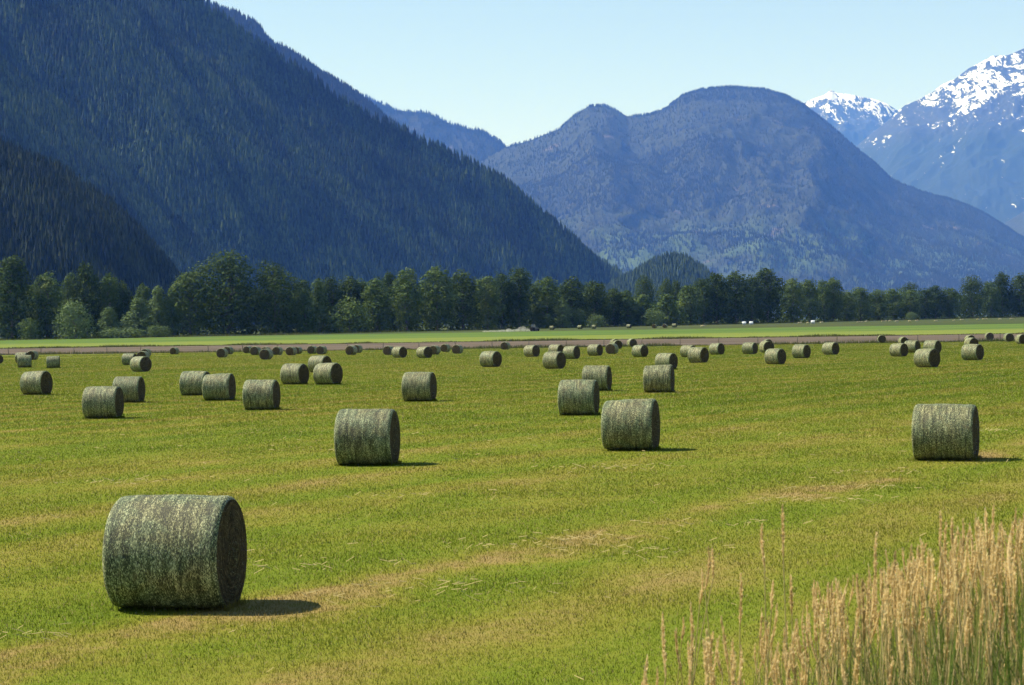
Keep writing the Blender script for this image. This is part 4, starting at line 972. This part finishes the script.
def stem_pts(base, top, r, n=7, droop=0.05):
    base = np.array(base); top = np.array(top); v = top - base
    side = np.array([r.normal(), r.normal(), 0]) * droop
    return [base + v * f + side * math.sin(f * math.pi) * 0.7 for f in np.linspace(0, 1, n)]
def head_geo(mb, p0, p1, r, wid, n=150):
    """ragged, slightly nodding spike of spikelets round the upper stalk"""
    p0 = np.array(p0, float); p1 = np.array(p1, float); ax = p1 - p0; L_ = np.linalg.norm(ax); ax = ax / L_
    a = np.cross(ax, [0.2, 0.9, 0.1]); a /= np.linalg.norm(a); b = np.cross(ax, a)
    nod = (a * r.normal() + b * r.normal()) * L_ * 0.07
    def P(f): return p0 + ax * (np.asarray(f) * L_)[..., None] + nod * (np.sin(np.asarray(f) * 2.2))[..., None]
    fs = np.linspace(0, 1, 9); lump = r.uniform(0.55, 1.2, 9)
    env9 = np.sin(np.clip(fs * 0.9 + 0.1, 0, 1) * np.pi) ** 0.6 * lump
    mb.tube(list(P(fs)), list(wid * 0.27 * env9 + wid * 0.04), 5)
    f = r.random(n); w = r.uniform(0, 6.283, n)
    env = np.sin(np.clip(f * 0.9 + 0.1, 0, 1) * np.pi) ** 0.6 * np.interp(f, fs, lump)
    rad = wid * 0.5 * env
    o_ = np.cos(w)[:, None] * a + np.sin(w)[:, None] * b
    C0 = P(f) + o_ * (rad * 0.35)[:, None]
    C1 = C0 + ax * (L_ * r.uniform(0.05, 0.11, n))[:, None] + o_ * (rad * r.uniform(0.5, 1.6, n))[:, None]
    sd = np.cross(o_, ax) * (wid * r.uniform(0.10, 0.22, n))[:, None]
    m_ = (C0 + C1) / 2
    V = np.stack([C0, m_ + sd, C1, m_ - sd], 1).reshape(-1, 3)
    mb.add(V, np.arange(4 * n).reshape(-1, 4))
def bank_top(px): return float(np.interp(px, [600, 660, 700, 750, 800, 850, 900, 950, 985, 1024, 1100], [665, 640, 622, 605, 592, 572, 550, 528, 512, 498, 480]))
# single stalks that stand apart: (x, y of tip, y where the head ends, distance)
SOLO = [(782.5, 508, 557, 7.0, 'tallest lone seed stalk standing apart above the left part of the dry grass'),
 (764.5, 525, 567, 7.4, 'lone seed stalk just left of the tallest one, leaning a little left'),
 (705, 549, 590, 7.4, 'left one of two close parallel seed stalks'),
 (712, 549, 578, 8.0, 'right one of two close parallel seed stalks'),
 (699, 571, 604, 7.8, 'short leaning seed stalk left of the two parallel ones'),
 (739.5, 576, 625, 6.8, 'seed stalk standing alone in the gap below the two parallel ones'),
 (790.5, 576, 614, 7.2, 'seed stalk with a curved tip below the tallest one'),
 (773.5, 582, 610, 7.6, 'leaning seed stalk left of the one with a curved tip'),
 (664, 617, 678, 6.6, 'leftmost tall seed stalk of the grass at the bottom'),
 (689, 606, 668, 6.6, 'thick seed stalk second from the left at the bottom'),
 (681, 618, 640, 8.2, 'small seed stalk between the two leftmost ones'),
 (878, 535, 576, 7.4, 'seed stalk poking straight up in the middle of the right slope of grass'),
 (938, 512, 546, 7.0, 'pale pointed seed stalk rising above the grass right of the middle'),
 (953, 518, 548, 7.2, 'seed stalk right beside the pale pointed one')]
for px, yt, yh, d_, lab in SOLO:
    r = np.random.default_rng(int(px * 10))
    tip = np.array(at_depth(px, yt, d_)); hb = np.array(at_depth(px + r.normal(0, 2.0), yh, d_))
    base = np.array([hb[0] + r.normal(0, 0.06), d_ + r.normal(0, 0.05), 0]); base[2] = float(gz(base[0], base[1])) - 0.03
    root = thing('grass_stalk', lab, 'grass stalk', base, 0, 'lone seed stalks in front')
    mb = MB(); mb.tube([p_ - base for p_ in stem_pts(base, hb, r)], [0.0032, 0.003, 0.0027, 0.0024, 0.0022, 0.002, 0.0018], 6)
    link('stalk', mb.mesh('stalk', STALK, True), root)
    mb = MB(); head_geo(mb, hb - base, tip - base, r, 0.017, 95); link('seed_head', mb.mesh('seed_head', HEAD), root)
heads = MB(); stalks = MB()
r = np.random.default_rng(99)
cnt = 0
while cnt < 540:
    px = r.uniform(600, 1130)
    dens = np.interp(px, [600, 650, 720, 800, 900, 1000, 1130], [0.03, 0.13, 0.28, 0.55, 0.9, 1.0, 1.0])
    if r.random() > dens: continue
    d_ = r.uniform(5.6, 9.0)
    yt = bank_top(px) + abs(r.normal(0, 1)) * 50 + r.uniform(-8, 14)
    if yt > 760: continue
    tip = np.array(at_depth(px, yt, d_)); L_ = r.uniform(0.10, 0.19)
    ln = np.array([r.normal(0, 0.10), r.normal(0, 0.10), 1.0]); ln /= np.linalg.norm(ln)
    if r.random() < 0.07: ln = np.array([r.normal(0, 0.25), r.normal(0, 0.25), 0.9]); ln /= np.linalg.norm(ln)
    hb = tip - ln * L_
    base = np.array([hb[0] - ln[0] * 0.4 + r.normal(0, 0.05), hb[1] + r.normal(0, 0.08), 0]); base[2] = float(gz(base[0], base[1])) - 0.03
    if hb[2] - base[2] < 0.35: continue
    stalks.tube(stem_pts(base, hb, r, 5), [0.0030, 0.0027, 0.0024, 0.002, 0.0016], 4)
    head_geo(heads, hb, tip, r, r.uniform(0.0125, 0.0195), 75)
    cnt += 1
root = thing('tall_grass', 'dense stand of dry straw coloured grass with seed heads on the bank at lower right', 'grass', (0, 0, 0)); root['kind'] = 'stuff'
o = link('seed_heads', heads.mesh('seed_heads', HEAD), root); o['kind'] = 'stuff'
o = link('stalks', stalks.mesh('stalks', STALK, True), root); o['kind'] = 'stuff'
# leaves of the bank grass: long curved strips
N = 12000
lv = []; lq = []
for k in range(N):
    px = 590 + 560 * r.random() ** 0.75; d_ = r.uniform(5.2, 9.4)
    if r.random() > np.interp(px, [590, 700, 800, 900, 1150], [0.10, 0.25, 0.5, 0.9, 1.0]): continue
    xb = x_at(px, d_); zb = float(gz(xb, d_)) - 0.02
    top = at_depth(px, bank_top(px) + 40, d_).z
    hgt = max(0.25, (top - zb) * r.uniform(0.35, 1.0)); w0 = r.uniform(0.003, 0.0065); a = r.uniform(0, 6.283); le = r.uniform(0.05, 0.5) * hgt
    sd = np.array([math.cos(a + 1.57), math.sin(a + 1.57), 0]); b0 = len(lv)
    for f in (0, 0.35, 0.7, 1.0):
        c_ = np.array([xb, d_, zb]) + np.array([math.cos(a), math.sin(a), 0]) * le * f * f + np.array([0, 0, hgt * (f - 0.18 * f * f * (le / hgt) * 2)])
        wk = w0 * (1 - 0.9 * f ** 1.5); lv.append(c_ - sd * wk); lv.append(c_ + sd * wk)
    for j in range(3): lq.append([b0 + 2 * j, b0 + 2 * j + 1, b0 + 2 * j + 3, b0 + 2 * j + 2])
o = link('leaf_blades', mesh_np('leaf_blades', np.array(lv), np.array(lq), True, (BLADE,)), root); o['kind'] = 'stuff'

# ------------------------------------------------------------------ haze
mh = bpy.data.materials.new('haze'); mh.use_nodes = True; nt = mh.node_tree; nt.nodes.clear()
om = nt.nodes.new('ShaderNodeOutputMaterial'); pv = nt.nodes.new('ShaderNodeVolumePrincipled')
pv.inputs['Color'].default_value = (0.11, 0.29, 1.0, 1); pv.inputs['Absorption Color'].default_value = (1, 1, 1, 1)
pv.inputs['Density'].default_value = 0.000041; pv.inputs['Density Attribute'].default_value = ''; pv.inputs['Anisotropy'].default_value = 0.0
nt.links.new(pv.outputs[0], om.inputs['Volume'])
try: mh.cycles.homogeneous_volume = True
except Exception: pass
hb = MB(); hb.box((0, 19750, 1900 - 2), (56000, 41100, 3804)); o = link('haze', hb.mesh('haze', mh)); o['kind'] = 'stuff'; o['label'] = 'thin blue summer haze filling the valley'; o['category'] = 'haze'

bpy.context.view_layer.update()
zmax = max((ob.matrix_world @ Vector(c)).z for ob in col.objects if ob.type == 'MESH' and ob.name != 'haze' for c in ob.bound_box)
print('ZMAX', zmax, 'TRIS', sum(len(ob.data.polygons) for ob in col.objects if ob.type == 'MESH'))
